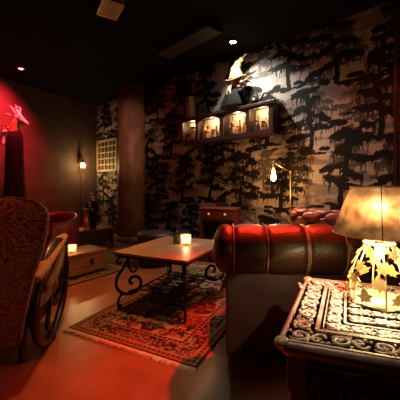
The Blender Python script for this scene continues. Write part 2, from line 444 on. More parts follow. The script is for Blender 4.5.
# ------------------------------------------------------------------ left wall: sconce, lattice
s_ = .50
bp = lw(s_, 0, 1.62)
ang = math.atan2(-LW.x, LW.y)
nn = (lw(0, 1)-lw(0, 0))
rz = math.atan2(nn.y, nn.x)                       # local +x points into the room
t = thing('wall_sconce', bp, rz, 'caged bare bulb wall sconce on the dark left wall', 'wall lamp')
MB().box((.012, 0, .02), (.022, .09, .16)).build('backplate', 'dark_wood', t, bevel=.004)
MB().tube(smoothcurve([(.02, 0, .06), (.07, 0, .09), (.12, 0, .06), (.12, 0, -.02)]), .010).build('arm', 'blackmetal', t, True)
MB().lathe([(.0, 0), (.022, 0), (.026, -.05), (.03, -.06), (0, -.06)], (.12, 0, -.02)).build('socket', 'blackmetal', t, True)
b = MB().lathe([(.0, -.06), (.014, -.065), (.032, -.10), (.036, -.125), (.028, -.155), (0, -.168)], (.12, 0, -.02)).build('bulb', 'bulb', t, True)
c = MB()
for k in range(8):
    a = k*math.pi/4
    c.tube([(.12+r_*math.cos(a), r_*math.sin(a), z) for r_, z in ((.028, -.08), (.055, -.115), (.062, -.16), (.045, -.20), (.0, -.215))], .0025, 5)
for r_, z in ((.055, -.115), (.062, -.16)):
    c.tube([(.12+r_*math.cos(k*.3926), r_*math.sin(k*.3926), z) for k in range(16)], .0025, 5, True)
c.build('cage', 'brass', t, True)
MB().tube(smoothcurve([(.008, 0, -.06), (.008, .02, -.3), (.008, .05, -.6), (.008, .03, -.95), (.008, .06, -1.4)]), .006, 6).build('cord', 'black', t, True)
light('POINT', 'sconce_light', (.20, 0, -.15), 21, (1., .60, .22), t, .03)

tl, tr = wt(98.5), wt(117.5)
zt, zb = wz(108, 140.5), wz(108, 170.5)
t = thing('lattice_screen', wl((tl+tr)/2, 0, zb), A, 'square wooden lattice screen on the wall left of the column', 'wall screen')
w_, h_ = tr-tl, zt-zb
f = MB()
for x in (-w_/2, w_/2): f.box((x, -.02, h_/2), (.05, .038, h_+.05))
for z in (0, h_): f.box((0, -.02, z), (w_+.05, .038, .05))
f.build('frame', 'lattice_wood', t)
for i in range(1, 5): MB().box((-w_/2+w_*i/5, -.022, h_/2), (.024, .02, h_)).build('slat', 'lattice_wood', t)
for i in range(1, 5): MB().box((0, -.026, h_*i/5), (w_, .02, .026)).build('slat', 'lattice_wood', t)
MB().box((0, -.006, h_/2), (w_, .008, h_)).build('backing', 'black', t)

# ------------------------------------------------------------------ horned robed mannequin
mp = Vector((-3.02, 4.72, 0))
t = thing('horned_mannequin', mp, 0, 'horned animal-headed mannequin in a black robe against the red wall', 'mannequin'); t.scale = (1.025, 1.025, 1.025)
rob = []
for z, r_ in ((.0, .22), (.3, .19), (.8, .16), (1.2, .14), (1.55, .13), (1.75, .125), (1.86, .10), (1.92, .05)):
    rob.append([((r_*(1+.10*math.cos(9*a+z*2)*(1.9-z)/1.9))*math.cos(a), (r_*(1+.10*math.cos(9*a+z*2)*(1.9-z)/1.9))*.8*math.sin(a), z) for a in [k*2*math.pi/54 for k in range(54)]])
MB().rings(rob).build('robe', 'robe', t, True)
h = MB()
h.tube(smoothcurve([(-.01, 0, 1.80), (.0, 0, 1.92), (.03, 0, 2.02), (.055, 0, 2.07)]), [.085-.0016*i for i in range(19)], 12)
h.build('neck', 'tan_fur', t, True)
h = MB()
h.ell((.06, 0, 2.09), (.075, .06, .065))
h.tube([(.06, 0, 2.09), (.12, 0, 2.055), (.175, 0, 2.015), (.205, 0, 1.995)], [.062, .05, .034, .028], 12)
h.ell((.205, 0, 1.995), (.03, .028, .024))
h.tube([(.09, 0, 2.03), (.15, 0, 1.985), (.185, 0, 1.97)], [.03, .024, .014], 8)
for sy in (-1, 1):
    h.ell((.095, sy*.045, 2.11), (.022, .016, .016))
h.build('head', 'pale', t, remesh=.009)
for sy in (-1, 1):
    MB().tube(smoothcurve([(.045, sy*.035, 2.13), (.02, sy*.06, 2.19), (.0, sy*.07, 2.235), (-.035, sy*.06, 2.265)]), [.021-.0009*i for i in range(19)], 8).build('horn', 'pale', t, True)
    MB().tube(smoothcurve([(.075, sy*.03, 2.14), (.06, sy*.045, 2.20), (.065, sy*.05, 2.25), (.04, sy*.04, 2.28)]), [.015-.0006*i for i in range(19)], 8).build('horn', 'pale', t, True)
    MB().tube([(.0, sy*.05, 2.10), (-.05, sy*.09, 2.13), (-.09, sy*.10, 2.12)], [.012, .026, .004], 8, flat=.5).build('ear', 'pale', t, True)
    MB().ell((.112, sy*.055, 2.115), (.010, .008, .010)).build('eye', 'black', t, True)
h = MB()   # bony hand resting up on the shoulder
h.ell((-.13, -.05, 1.87), (.05, .035, .045)); h.tube([(-.15, -.05, 1.66), (-.155, -.05, 1.76), (-.13, -.05, 1.87)], [.034, .036, .03], 10)
for k, (dx, dz, L) in enumerate(((.02, .03, .07), (.05, .045, .085), (.075, .04, .08), (.085, .02, .065))):
    h.tube([(-.13, -.07+.012*k, 1.88), (-.13+dx*.6, -.075+.014*k, 1.90+dz), (-.13+dx*1.25, -.07+.016*k, 1.885+dz*.8)], [.014, .012, .009], 7)
h.tube([(-.15, -.06, 1.86), (-.12, -.095, 1.85), (-.09, -.10, 1.86)], [.014, .011, .008], 7)
h.build('hand', 'pale', t, remesh=.008)

# ------------------------------------------------------------------ red armchair behind the chest
def loft(mb, spec, n=40, p=3.):
    """spec: rows of (cx, cy, cz, rx, ry): superellipse rings"""
    rings = []
    for cx, cy, cz, rx, ry in spec:
        ring = []
        for k in range(n):
            a = 2*math.pi*k/n; c, s = math.cos(a), math.sin(a)
            ring.append((cx+rx*math.copysign(abs(c)**(2/p), c), cy+ry*math.copysign(abs(s)**(2/p), s), cz))
        rings.append(ring)
    return mb.rings(rings)
ap = Vector((-2.12, 4.06, 0))
t = thing('armchair', ap, R(-20), 'red leather tub armchair behind the wooden chest', 'armchair')
loft(MB(), [(0, -.05, .10, .36, .34), (0, -.05, .14, .38, .36), (0, -.05, .26, .38, .36), (0, -.05, .30, .36, .34)]).build('base', 'red_leather', t, True)
loft(MB(), [(0, -.09, .301, .26, .30), (0, -.09, .33, .29, .33), (0, -.09, .38, .29, .33), (0, -.09, .41, .26, .30)]).build('seat_cushion', 'red_leather', t, True)
sh = MB(); prof = []
for i in range(41):
    a = R(-35)+R(250)*i/40
    top = .56+.09*max(0, math.sin(a))
    cx, cy = math.cos(a), math.sin(a)
    ring = []
    for k in range(16):
        b_ = 2*math.pi*k/16
        rr = .045+.02*max(0, math.sin(b_))
        zc = .13+(top-.13)/2; hh = (top-.13)/2
        ring.append(((.385+rr*math.cos(b_))*cx, -.05+(.385+rr*math.cos(b_))*cy, zc+hh*math.copysign(abs(math.sin(b_))**.45, math.sin(b_))))
    prof.append(ring)
sh.rings(prof).build('backrest', 'red_leather', t, True)
for x in (-.26, .26):
    for y in (-.30, .2): MB().cyl((x, y, 0), (x, y, .105), .018, .028, 12).build('leg', 'dark_wood', t, True)

# ------------------------------------------------------------------ low bench, statuette, bottle
a0 = at(77, 231.7, .30); a1 = at(115, 227, .30)
dv = (a1-a0); L = dv.length; rzb = math.atan2(dv.y, dv.x)
t = thing('low_bench', Vector((a0.x, a0.y, 0)), rzb, 'low dark wooden bench in the corner left of the column', 'bench')
MB().box((L/2, .22, .285), (L, .44, .03)).build('bench_top', 'red_wood', t, bevel=.004)
MB().box((L/2, .22, .16), (L-.06, .38, .22)).build('apron', 'dark_wood', t)
for x in (.04, L-.04):
    for y in (.04, .40): MB().box((x, y, .1345), (.05, .05, .269)).build('leg', 'dark_wood', t, bevel=.004)
def onbench(x, y): return Vector((a0.x, a0.y, .301)) + Vector((math.cos(rzb), math.sin(rzb), 0))*x + Vector((-math.sin(rzb), math.cos(rzb), 0))*y
t = thing('statuette', onbench(.36, .16), R(-20), 'dark suited butler statuette with pale face on the low bench', 'statuette')
b = MB()
for s in (-1, 1):
    b.tube([(s*.035, 0, .02), (s*.034, 0, .13), (s*.032, .0, .25)], [.028, .032, .04], 10); b.ell((s*.04, -.025, .02), (.026, .05, .02))
    b.tube([(s*.085, 0, .44), (s*.11, -.02, .36), (s*.085, -.09, .33)], [.03, .027, .02], 10)
b.tube([(0, 0, .24), (0, 0, .33), (0, 0, .42), (0, 0, .475)], [.072, .066, .088, .035], 16)
b.build('body', 'robe', t, remesh=.009)
MB().tube([(0, 0, .47), (0, 0, .505)], [.026, .026], 10).ell((0, -.004, .545), (.042, .046, .054)).ell((0, -.05, .54), (.009, .012, .012)).build('head', 'pale', t, True)
MB().ell((0, .012, .575), (.045, .045, .034)).ell((0, -.02, .60), (.05, .055, .012)).build('cap', 'black', t, True)
for s in (-1, 1): MB().ell((s*.08, -.10, .33), (.018, .024, .014)).build('hand', 'pale', t, True)
MB().box((0, -.078, .415), (.035, .012, .09)).build('shirt_front', 'wax', t, bevel=.003)
MB().lathe([(.0, 0), (.075, 0), (.08, .006), (.0, .008)], (.0, -.115, .345)).build('tray', 'brass', t, True)
MB().lathe([(.0, -.0), (.09, 0), (.09, .018), (0, .02)]).build('base', 'dark_wood', t)
def bottle(name, loc, label, m, h, r, group=None, cap='black', kind=0, cat='bottle', lab='wax'):
    t = thing(name, loc, random.uniform(0, 6), label, cat, group)
    if kind == 0: pr = [(0, 0), (r, 0), (r*1.0, h*.02), (r, h*.58), (r*.85, h*.66), (r*.36, h*.75), (r*.34, h*.92), (r*.42, h*.93), (r*.42, h*.96), (0, h*.96)]
    elif kind == 1: pr = [(0, 0), (r*.9, 0), (r, h*.08), (r*.92, h*.45), (r*.55, h*.60), (r*.3, h*.66), (r*.3, h*.9), (r*.38, h*.94), (0, h*.94)]
    else: pr = [(0, 0), (r, 0), (r, h*.78), (r*.92, h*.84), (r*.8, h*.86), (r*.8, h*.9), (0, h*.9)]
    MB().lathe(pr, n=16).build('bottle_body' if kind < 2 else 'jar_body', m, t, True)
    cr = {0: .44, 1: .36, 2: .9}[kind]*r; z0 = {0: .945, 1: .92, 2: .86}[kind]*h
    MB().lathe([(0, z0), (cr, z0), (cr, h), (0, h)], n=12).build('cap', cap, t)
    if kind != 1: MB().lathe([(r*1.015, h*.16), (r*1.02, h*.17), (r*1.02, h*.46), (r*1.015, h*.47)], n=16, cap=False).build('paper_label', lab, t, True)
    return t
M['amber'] = mat('amber_liquor', (.60,.22,.05), .2, coat=.5); M['redglass'] = mat('red_liquor', (.45,.05,.02), .2, coat=.5)
M['cream'] = mat('cream_ceramic', (.65,.52,.34), .45); M['green'] = mat('olive_glass', (.14,.14,.05), .2, coat=.5)
M['brownglass'] = mat('brown_glass', (.14,.06,.025), .2, coat=.5); M['orangeglass'] = mat('orange_liquor', (.75,.30,.06), .25, coat=.4)
M['label_tan'] = mat('tan_label', (.6,.45,.25), .7); M['label_red'] = mat('red_label', (.5,.08,.04), .7)
bottle('bottle', onbench(.19, .07), 'reddish bottle standing at the feet of the butler statuette', 'orangeglass', .27, .042, cap='brass', lab='label_red')

# ------------------------------------------------------------------ rugs
def rug_cols(wu, wv, res, style):
    nu, nv = int(wu/res)+1, int(wv/res)+1
    hu, hv = nu//2+1, nv//2+1
    def sym(s):
        q = smooth_noise(hu, hv, s); full = np.zeros((nu, nv))
        iu = np.minimum(np.arange(nu), nu-1-np.arange(nu)); iv = np.minimum(np.arange(nv), nv-1-np.arange(nv))
        return q[iu][:, iv]
    A1 = .6*sym(.045/res)+.4*sym(.02/res); B1 = .6*sym(.05/res)+.4*sym(.022/res); C1 = sym(.016/res)
    u = np.linspace(0, wu, nu)[:, None]*np.ones((1, nv)); v = np.linspace(0, wv, nv)[None, :]*np.ones((nu, 1))
    e = np.minimum(np.minimum(u, wu-u), np.minimum(v, wv-v))
    navy, red, tan, rust, dk = [np.array(c) for c in ((.030,.028,.030), (.24,.045,.028), (.46,.34,.21), (.26,.11,.055), (.045,.022,.016))]
    if style: tan = np.array((.50,.36,.20)); red = np.array((.20,.03,.02))
    c = np.zeros((nu, nv, 3)); c[:] = red
    fld = e > .215
    du = np.abs(u-wu/2)/(wu*.30); dvv = np.abs(v-wv/2)/(wv*.30)
    rad = np.sqrt(du**2+dvv**2)*(1+.12*np.cos(8*np.arctan2(dvv, du)))
    def put(m, col): c[m] = col
    put(fld & (A1 > .56), tan); put(fld & (np.abs(A1-.54) < .02), dk); put(fld & (B1 > .62), rust); put(fld & (B1 < .36), dk); put(fld & (C1 > .78), tan)
    med = fld & (rad < 1)
    put(med, navy*1.1); put(med & (B1 > .53), tan); put(med & (A1 > .58), red); put(med & (C1 > .74), rust)
    put(fld & (np.abs(rad-1) < .05), tan); put(fld & (rad < .42), red*1.1); put(fld & (rad < .42) & (A1 > .5), tan); put(fld & (np.abs(rad-.42) < .05), dk)
    bd = (e > .07) & (e <= .175)
    ph = np.where((np.minimum(u, wu-u) < np.minimum(v, wv-v)), v-wv/2, u-wu/2)
    ros = np.sqrt(((np.mod(ph+.036, .072)-.036)/.030)**2 + ((e-.1225)/.040)**2)*(1+.18*np.cos(6*np.arctan2(e-.1225, np.mod(ph+.036, .072)-.036)))
    put(bd, navy); put(bd & (ros < 1), rust*.8); put(bd & (ros < .72) & (C1 > .42), tan*.9); put(bd & (ros < .4), red*.7); put(bd & (C1 < .33), dk); put(bd & (ros > 1) & (B1 > .54), tan*.8); put(bd & (ros > 1) & (C1 > .68), red)
    for a_, b_, col in ((0, .014, dk), (.014, .026, tan*.8), (.026, .060, red*.8), (.060, .070, tan), (.175, .183, tan), (.183, .205, dk), (.205, .215, tan)): put((e > a_) & (e <= b_), col)
    gd = (e > .030) & (e <= .056) & (np.mod(ph, .036) < .014); put(gd, tan*.7)
    gd = (e > .183) & (e <= .205) & (np.mod(ph, .04) < .016); put(gd, rust*1.2)
    put(e < 0, dk)
    c *= (.42+.24*rng.random((nu, nv)))[:, :, None]
    return u, v, c
M['rug'] = attrmat('rug_wool', .95, .5, 300)
def rug(name, origin, ang, wu, wv, label, style, res, fr_ends):
    """origin = near left corner; u to the right, v away"""
    t = thing(name, origin, ang, label, 'rug')
    u, v, c = rug_cols(wu, wv, res, style); nu, nv = u.shape
    th = .011
    z = th + .0006*np.sin(u*9)*np.sin(v*7)
    top = np.stack([u, v, z], -1).reshape(-1, 3); bot = top.copy(); bot[:, 2] = .001
    V = top.tolist(); idx = np.arange(nu*nv).reshape(nu, nv)
    Fc = np.stack([idx[:-1, :-1], idx[1:, :-1], idx[1:, 1:], idx[:-1, 1:]], -1).reshape(-1, 4).tolist()
    # edge skirt
    per = list(idx[:, 0]) + list(idx[-1, 1:]) + list(idx[-2::-1, -1]) + list(idx[0, -2:0:-1])
    b0 = len(V); V += [[top[i][0], top[i][1], .001] for i in per]
    Lp = len(per)
    for k in range(Lp): Fc.append([int(per[k]), b0+k, b0+(k+1) % Lp, int(per[(k+1) % Lp])])
    cols = np.ones((len(V), 4)); cc = c.reshape(-1, 3); cols[:b0, :3] = cc; cols[b0:, :3] = cc[per]
    color_mesh('pile', V, Fc, cols, M['rug'], t)
    fb = MB()
    for end in fr_ends:
        k = 0.
        while k < wu:
            y0, sg = (0, -1) if end == 0 else (wv, 1)
            Lf = random.uniform(.028, .055); dx = random.uniform(-.012, .012)
            fb.tube([(k, y0, .008), (k+dx*.4, y0+sg*Lf*.5, .007), (k+dx, y0+sg*Lf, .004)], [.0036, .0034, .0022], 5)
            k += .0085
    tag(fb.build('fringe', 'fringe', t, True), 'pale cotton fringe along the rug end', kind='stuff')
    return t
rA = at(68, 329, 0); rB = at(196, 370, 0); dv = rB-rA
rang = math.atan2(dv.y, dv.x)
rug('rug', rA, rang-R(0), dv.length, 1.85, 'worn patterned Persian rug under the scroll-legged coffee table', 0, .006, (0, 1))
c2 = Vector((-.93, 3.58, 0)); e1 = Vector((-.588, -.809, 0))     # second rug: its fringe end faces right
o2 = c2 + e1*1.55
# u runs along (-.809,.588)?  use local u = from front edge to back edge, v = along towards the visible fringe
u2 = Vector((-.809, .588, 0))
rr_ = thing
ang2 = math.atan2(-.588, .809)     # u to the right-front, v = (.588,.809)
org2 = c2 + u2*.62 + e1*1.55
rug('rug', org2, ang2, .62, 1.55, 'dark red fringed rug under the wooden chest', 1, .012, (1,))

# ------------------------------------------------------------------ wooden chest with candle
b1 = at(106.3, 270, .012); v2 = Vector((.588, .809, 0)); p2 = Vector((-.809, .588, 0))
b1.z = .0135
CLN = .82; CH = .265; CD = .36
t = thing('wooden_chest', b1, math.atan2(v2.y, v2.x), 'weathered wooden chest serving as a low table', 'chest')
# local: x along v2 (negative to the near end), y along p2
body = MB()
for k in range(3):
    body.box((-CLN/2, .008, .03+.0735*k+.036), (CLN, .016, .071)); body.box((-CLN/2, CD-.008, .03+.0735*k+.036), (CLN, .016, .071))
    for x in (-.008, -CLN+.008): body.box((x, CD/2, .03+.0735*k+.036), (.016, CD-.034, .071))
body.build('chest_body', 'crate', t, bevel=.003)
lid = MB()
for k in range(4): lid.box((-CLN/2, (CD+.02)*(k+.5)/4-.01, CH-.011), (CLN+.02, (CD+.02)/4-.003, .022))
lid.build('lid', 'crate', t, bevel=.003)
MB().box((-CLN/2, CD/2, .015), (CLN-.02, CD-.02, .028)).build('base_board', 'dark_wood', t)
for x in (-.20, -CLN+.2):
    MB().box((x, -.006, .15), (.045, .006, .07)).build('latch', 'blackmetal', t, bevel=.002)
for x in (-.018, -CLN+.018): MB().box((x, .0, .14), (.036, .012, .222)).build('corner_batten', 'crate', t, bevel=.002)
def candle(loc, label, s=.09):
    t = thing('candle_holder', loc, R(12), label, 'candle holder', 'tealight holders')
    g = MB(); q = s/2
    def rr(r, z): 
        return [(r*math.copysign(abs(math.cos(a))**.5, math.cos(a)), r*math.copysign(abs(math.sin(a))**.5, math.sin(a)), z) for a in [k*2*math.pi/32 for k in range(32)]]
    g.rings([rr(q*.96, 0), rr(q, .004), rr(q, s*1.05), rr(q*.86, s*1.05), rr(q*.86, .014), rr(q*.4, .012)])
    g.build('glass_cup', 'glass', t, True)
    MB().lathe([(0, .0155), (q*.62, .0155), (q*.62, .036), (q*.3, .038), (0, .037)]).build('tealight', 'wax', t, True)
    MB().lathe([(0, .038), (.006, .042), (.0095, .050), (.006, .062), (0, .073)], n=12).build('flame', 'flame', t, True)
    return t
cp = at(72.3, 252.5, .28); cp.z = .0135+CH+.0005
c_ = candle(cp, 'glass tealight holder glowing on the wooden chest', .085)
light('POINT', 'candle_light', (0, 0, .068), 1.7, (1., .55, .2), c_, .02)

# ------------------------------------------------------------------ foreground tapestry armchair
ac = Vector((-1.30, 1.86, 0))
t = thing('armchair', ac, R(13), 'tapestry armchair with carved looping wooden arms, seen from behind at left', 'armchair')
spec = []
for z, w_, th in ((.13, .19, .03), (.15, .22, .055), (.30, .25, .07), (.42, .28, .07), (.55, .315, .08), (.68, .36, .085), (.80, .392, .085), (.88, .40, .083), (.92, .390, .078), (.95, .362, .068), (.972, .31, .052), (.984, .22, .030), (.988, .1, .012)):
    spec.append((0, -.27-(z-.35)*.19, z, w_, th))
loft(MB(), spec, 56, 2.7).build('backrest', 'tapestry', t, True)
pp = MB(); edge = []
for (cx, cy, cz, w_, th) in spec: edge.append((w_*1.0, cy-th*.55, cz))
crv = smoothcurve(edge, 4); crv2 = [Vector((-q.x, q.y, q.z)) for q in reversed(crv)]
pp.tube(crv+crv2, .006, 8).build('edge_piping', 'tapestry', t, True)
loft(MB(), [(0, .08, .27, .28, .30), (0, .08, .30, .31, .32), (0, .08, .38, .31, .32), (0, .08, .42, .27, .29)], 40, 4).build('seat', 'tapestry', t, True)
MB().box((0, .08, .235), (.58, .58, .07)).build('seat_rail', 'chair_wood', t, bevel=.012)
for s in (-1, 1):
    X = .30*s
    lp = MB(); pts = []
    for k in range(48):
        a = 2*math.pi*k/48
        pts.append((X+.015*s*math.cos(a), .11+.32*math.cos(a)*(1-.06*math.sin(a))+.07*math.sin(a), .335+.312*math.sin(a)))
    lp.tube(pts, .026, 10, True, 1.)
    lp.build('arm_loop', 'chair_wood', t, True)
    ir = MB()
    ir.tube([(X, .20+.125*math.cos(2*math.pi*k/32), .335+.145*math.sin(2*math.pi*k/32)) for k in range(32)], .017, 8, True)
    ir.build('inner_ring', 'chair_wood', t, True)
    sc = MB()
    sc.tube([(X, y_, z_) for y_, z_ in spiral(.20, .335, .125, .03, R(200), 1.2)], .013, 8)
    sc.tube(smoothcurve([(X, .06, .28), (X, .0, .20), (X, -.02, .12), (X, .06, .06)]), .016, 8)
    sc.tube(smoothcurve([(X, .32, .38), (X, .39, .44), (X, .40, .50)]), .016, 8)
    sc.build('scroll', 'chair_wood', t, True)
    pd = MB(); P = smoothcurve([(X, -.26, .50), (X, -.12, .535), (X, .05, .57), (X, .22, .60), (X*1.02, .36, .635), (X*1.05, .43, .655)], 5)
    nP = len(P); pd.tube(P, [.030+.018*math.sin(math.pi*min(1, i/nP*1.1))-(.022 if i > nP-4 else 0) for i in range(nP)], 12, flat=.6)
    pd.build('arm_pad', 'arm_fabric', t, True)
    pn = MB(); P = smoothcurve([(X*1.03, .40, .60), (X*1.07, .30, .545), (X*1.09, .16, .48), (X*1.08, .02, .43), (X*1.03, -.10, .40)], 5)
    nP = len(P); pn.tube(P, [.010+.044*math.sin(math.pi*min(.97, i/nP*.85+.05)) for i in range(nP)], 12, flat=1.)
    pn.map(lambda c, X=X: Vector((X*1.06+(c.x-X*1.06)*.45, c.y, c.z))).build('arm_panel', 'arm_fabric', t, True)
    MB().tube(smoothcurve([(.20*s, -.14, .24), (.20*s, -.16, .12), (.20*s, -.19, 0.002)]), [.028-.0008*i for i in range(13)], 10).build('leg', 'chair_wood', t, True)
    MB().ell((X, .06, .024), (.035, .06, .024)).build('foot', 'chair_wood', t, True)

# ------------------------------------------------------------------ coffee table
tL = at(113, 252, .484); tN = at(187, 261.5, .484)
ux = (tN-tL); TU = ux.length; ang = math.atan2(ux.y, ux.x); TV = .86
t = thing('coffee_table', Vector((tL.x, tL.y, .0142)), ang, 'low wood-topped coffee table on scrolled wrought iron legs', 'coffee table')
TH = .484-.012
MB().box((TU/2, TV/2, TH-.011), (TU, TV, .022)).build('tabletop', 'table_top', t, bevel=.004)
fr = MB()
for y in (.02, TV-.02): fr.box((TU/2, y, TH-.032), (TU-.03, .012, .020))
for x in (.02, TU-.02): fr.box((x, TV/2, TH-.032), (.012, TV-.03, .020))
fr.build('frame', 'iron', t)
def q2(x, y): return ((x-5)*.00235, (370-y)*.00240)
S_main = [q2(*q) for q in ((46, 183), (42, 200), (26, 226), (10, 250), (3, 278), (9, 303), (26, 320), (50, 326), (75, 319), (91, 301), (92, 280), (80, 264), (65, 261), (53, 270), (53, 283), (62, 289))]
S_up = [q2(*q) for q in ((44, 196), (48, 215), (54, 235), (65, 244), (75, 238), (76, 226), (67, 221))]
S_top = [q2(*q) for q in ((46, 183), (26, 180), (10, 186), (7, 198), (15, 206), (22, 199))]
S_foot = [q2(*q) for q in ((26, 320), (14, 336), (10, 352), (12, 366), (22, 367.5))]
S_post = [q2(*q) for q in ((46, 176), (46, 185), (46, 196))]
cen = Vector((TU/2, TV/2, 0))
SC_ = (TH-.042)/(q2(0, 176)[1])
for cx, cy in ((.035, .035), (TU-.035, .035), (TU-.035, TV-.035), (.035, TV-.035)):
    c0 = Vector((cx, cy, 0)); dr = (cen-c0).normalized()
    g = MB()
    for S, rad in ((S_main, .0135), (S_up, .0095), (S_top, .009), (S_foot, .011), (S_post, .013)):
        pts = smoothcurve([(q[0], q[1]*SC_, 0) for q in S], 5)
        g.tube([c0 + dr*(p_.x-.02) + Vector((0, 0, max(p_.y, .0085))) for p_ in pts], rad, 8)
    g.build('leg', 'iron', t, True)
zs_ = .13; i0 = .155
g = MB()
x0_, x1_, y0_, y1_ = i0*.9, TU-i0*.9, i0, TV-i0
for y in (y0_, y1_): g.tube([(x0_, y, zs_), (x1_, y, zs_)], .008, 8)
for x in (x0_, x1_): g.tube([(x, y0_, zs_), (x, y1_, zs_)], .008, 8)
for k in (1, 2): g.tube([(x0_, y0_+(y1_-y0_)*k/3, zs_), (x1_, y0_+(y1_-y0_)*k/3, zs_)], .006, 8)
g.build('shelf_frame', 'iron', t, True)
ch = (y1_-y0_)/3; cw = (x1_-x0_)/2
for k in range(3):
    for j in range(2):
        mx, my = x0_+cw*(j+.5), y0_+ch*(k+.5); sg = 1 if j else -1
        for oy, a0_, q in ((-.2, 90, 1.4), (.22, 270, -1.4)):
            MB().tube([(a_, b_, zs_) for a_, b_ in spiral(mx, my+ch*oy, ch*.29, ch*.06, R(a0_), q*sg)], .0075, 6).build('shelf_scroll', 'iron', t, True)
        MB().tube(smoothcurve([(mx-cw*.45, my, zs_), (mx-cw*.2, my+ch*.12, zs_), (mx+cw*.2, my-ch*.12, zs_), (mx+cw*.45, my, zs_)], 4), .0065, 6).build('shelf_scroll', 'iron', t, True)
for cx, cy, x, y in ((.035, .035, x0_, y0_), (TU-.035, .035, x1_, y0_), (TU-.035, TV-.035, x1_, y1_), (.035, TV-.035, x0_, y1_)):
    c0 = Vector((cx, cy, 0)); dr = (cen-c0).normalized()
    a_ = c0+dr*.08; MB().tube([(a_.x, a_.y, .118), (x, y, zs_)], .009, 8).build('shelf_bracket', 'iron', t, True)
def ontable(px, py):
    p_ = at(px, py, .484); p_.z = .4845; return p_
c_ = candle(ontable(186, 245), 'glass tealight holder glowing on the coffee table', .092)
light('POINT', 'candle_light', (0, 0, .072), 1.9, (1., .60, .26), c_, .02)
p_ = ontable(176.7, 244)
t = thing('square_pot', p_, R(8), 'dark square pot beside the glowing tealight on the coffee table', 'pot')
MB().rings([[(r_*sx, r_*sy, z) for sx, sy in ((1, 1), (-1, 1), (-1, -1), (1, -1))] for r_, z in ((.028, 0), (.032, .004), (.034, .10), (.028, .10), (.026, .02))]).build('pot_body', 'black', t, bevel=.002)
pk = MB()
for k in range(7):
    a = random.uniform(0, 6.28); pk.tube([(0, 0, .02), (.012*math.cos(a), .012*math.sin(a), .11), (.02*math.cos(a), .02*math.sin(a), .125+.02*random.random())], .003, 6)
pk.build('sticks', 'dark_wood', t)

# ------------------------------------------------------------------ dark pouf
p_ = at(153, 258, 0); p_ = Vector((-.60, 3.86, 0))
t = thing('pouf', p_, 0, 'round dark leather pouf behind the coffee table', 'pouf')
MB().lathe([(.0, .02), (.21, .02), (.232, .06), (.238, .2), (.232, .33), (.222, .36)], n=40).build('pouf_body', 'leather_base', t, True)
MB().lathe([(.225, .355), (.238, .37), (.236, .40), (.21, .425), (.1, .435), (0, .436)], n=40).build('cushion_top', 'leather_base', t, True)
for a in (45, 135, 225, 315): MB().cyl((.16*math.cos(R(a)), .16*math.sin(R(a)), 0), (.16*math.cos(R(a)), .16*math.sin(R(a)), .022), .02, n=10).build('foot', 'black', t)

# ------------------------------------------------------------------ red cabinet by the wall
p_ = Vector((-.01, 3.98, 0)); cr = R(-20)
t = thing('sideboard', p_, cr, 'small red wooden cabinet with two white knobs against the papered wall', 'cabinet')
CW, CDp, CHt = .50, .32, .735
MB().box((CW/2, CDp/2, CHt-.0125), (CW+.03, CDp+.02, .025)).build('top', 'red_wood', t, bevel=.004)
for x in (.012, CW-.012): MB().box((x, CDp/2, .36), (.024, CDp, .68)).build('side_panel', 'red_wood', t)
MB().box((CW/2, CDp-.008, .36), (CW-.05, .014, .68)).build('back_panel', 'dark_wood', t)
MB().box((CW/2, CDp/2, .11), (CW-.05, CDp-.02, .02)).build('shelf', 'red_wood', t)
MB().box((CW/2, CDp/2, .575), (CW-.05, CDp-.02, .02)).build('shelf', 'red_wood', t)
MB().box((CW/2, .01, .05), (CW-.05, .02, .095)).build('plinth', 'red_wood', t)
for k in range(2):
    x = .024+(CW-.048)*(k+.5)/2
    dr_ = MB().box((x, .008, .645), ((CW-.048)/2-.006, .018, .11)).build('drawer', 'red_wood', t, bevel=.003)
    MB().ell((x, -.014, .655), (.017, .017, .017)).build('knob', 'wax', dr_, True)

# ------------------------------------------------------------------ near leather sofa (seen from behind its rolled back)
SX0, SD, sang = .075, 1.775, R(-4)
SLEN = 1.34
t = thing('sofa', Vector((SX0, SD, 0)), sang, 'oxblood leather sofa with pleated rolled back in the foreground', 'sofa')
RR = .148; ZC = .665
seams = [.125, .315, .535, .545, .745, .95, 1.15]
def groove(x): return sum(math.exp(-((x-s_)/.016)**2) for s_ in seams)
def cellbulge(x):
    ss = [-.06]+seams+[SLEN+.06]
    for a_, b_ in zip(ss, ss[1:]):
        if a_ <= x <= b_ and b_-a_ > .03: return math.sin(math.pi*(x-a_)/(b_-a_))**.6
    return 0
NX, NA = 200, 44
rings = []
for i in range(NX+1):
    x = SLEN*i/NX
    e = min(x, SLEN-x)
    k = math.sqrt(max(0, 1-((.085-e)/.085)**2)) if e < .085 else 1.
    k = max(k, .05)
    g_ = groove(x); bl = cellbulge(x)
    ring = []
    for j in range(NA):
        a = 2*math.pi*j/NA
        # dimple at the top of each seam (pulled button)
        dm = math.exp(-((((a-math.pi*.56+math.pi) % (2*math.pi))-math.pi)/.22)**2)
        rr = RR*k*(1+.028*bl-.045*min(1, g_)) - .030*dm*sum(math.exp(-((x-s_)/.024)**2) for s_ in seams)*k
        ring.append((x, -rr*math.cos(a)*1.0, ZC+rr*math.sin(a)*.98))
    rings.append(ring)
MB().rings(rings).build('rolled_back', 'leather', t, True)
for s_ in seams:
    pm = MB(); pts = []
    for j in range(30):
        a = R(-62)+R(160)*j/29
        rr = RR*(1-.036)+.004
        pts.append((s_, -rr*math.cos(a), ZC+rr*math.sin(a)*.98))
    pm.tube(pts, .0045, 6).build('piping', 'piping', t, True)
    MB().ell((s_, -math.cos(math.pi*.56)*RR*.86, ZC+RR*.82), (.014, .014, .010)).build('button', 'leather', t, True)
def panel(u_, v_): return Vector((.055+(SLEN-.11)*u_, -.065-.02*math.sin(math.pi*v_)*0, .04+(.60-.04)*v_))
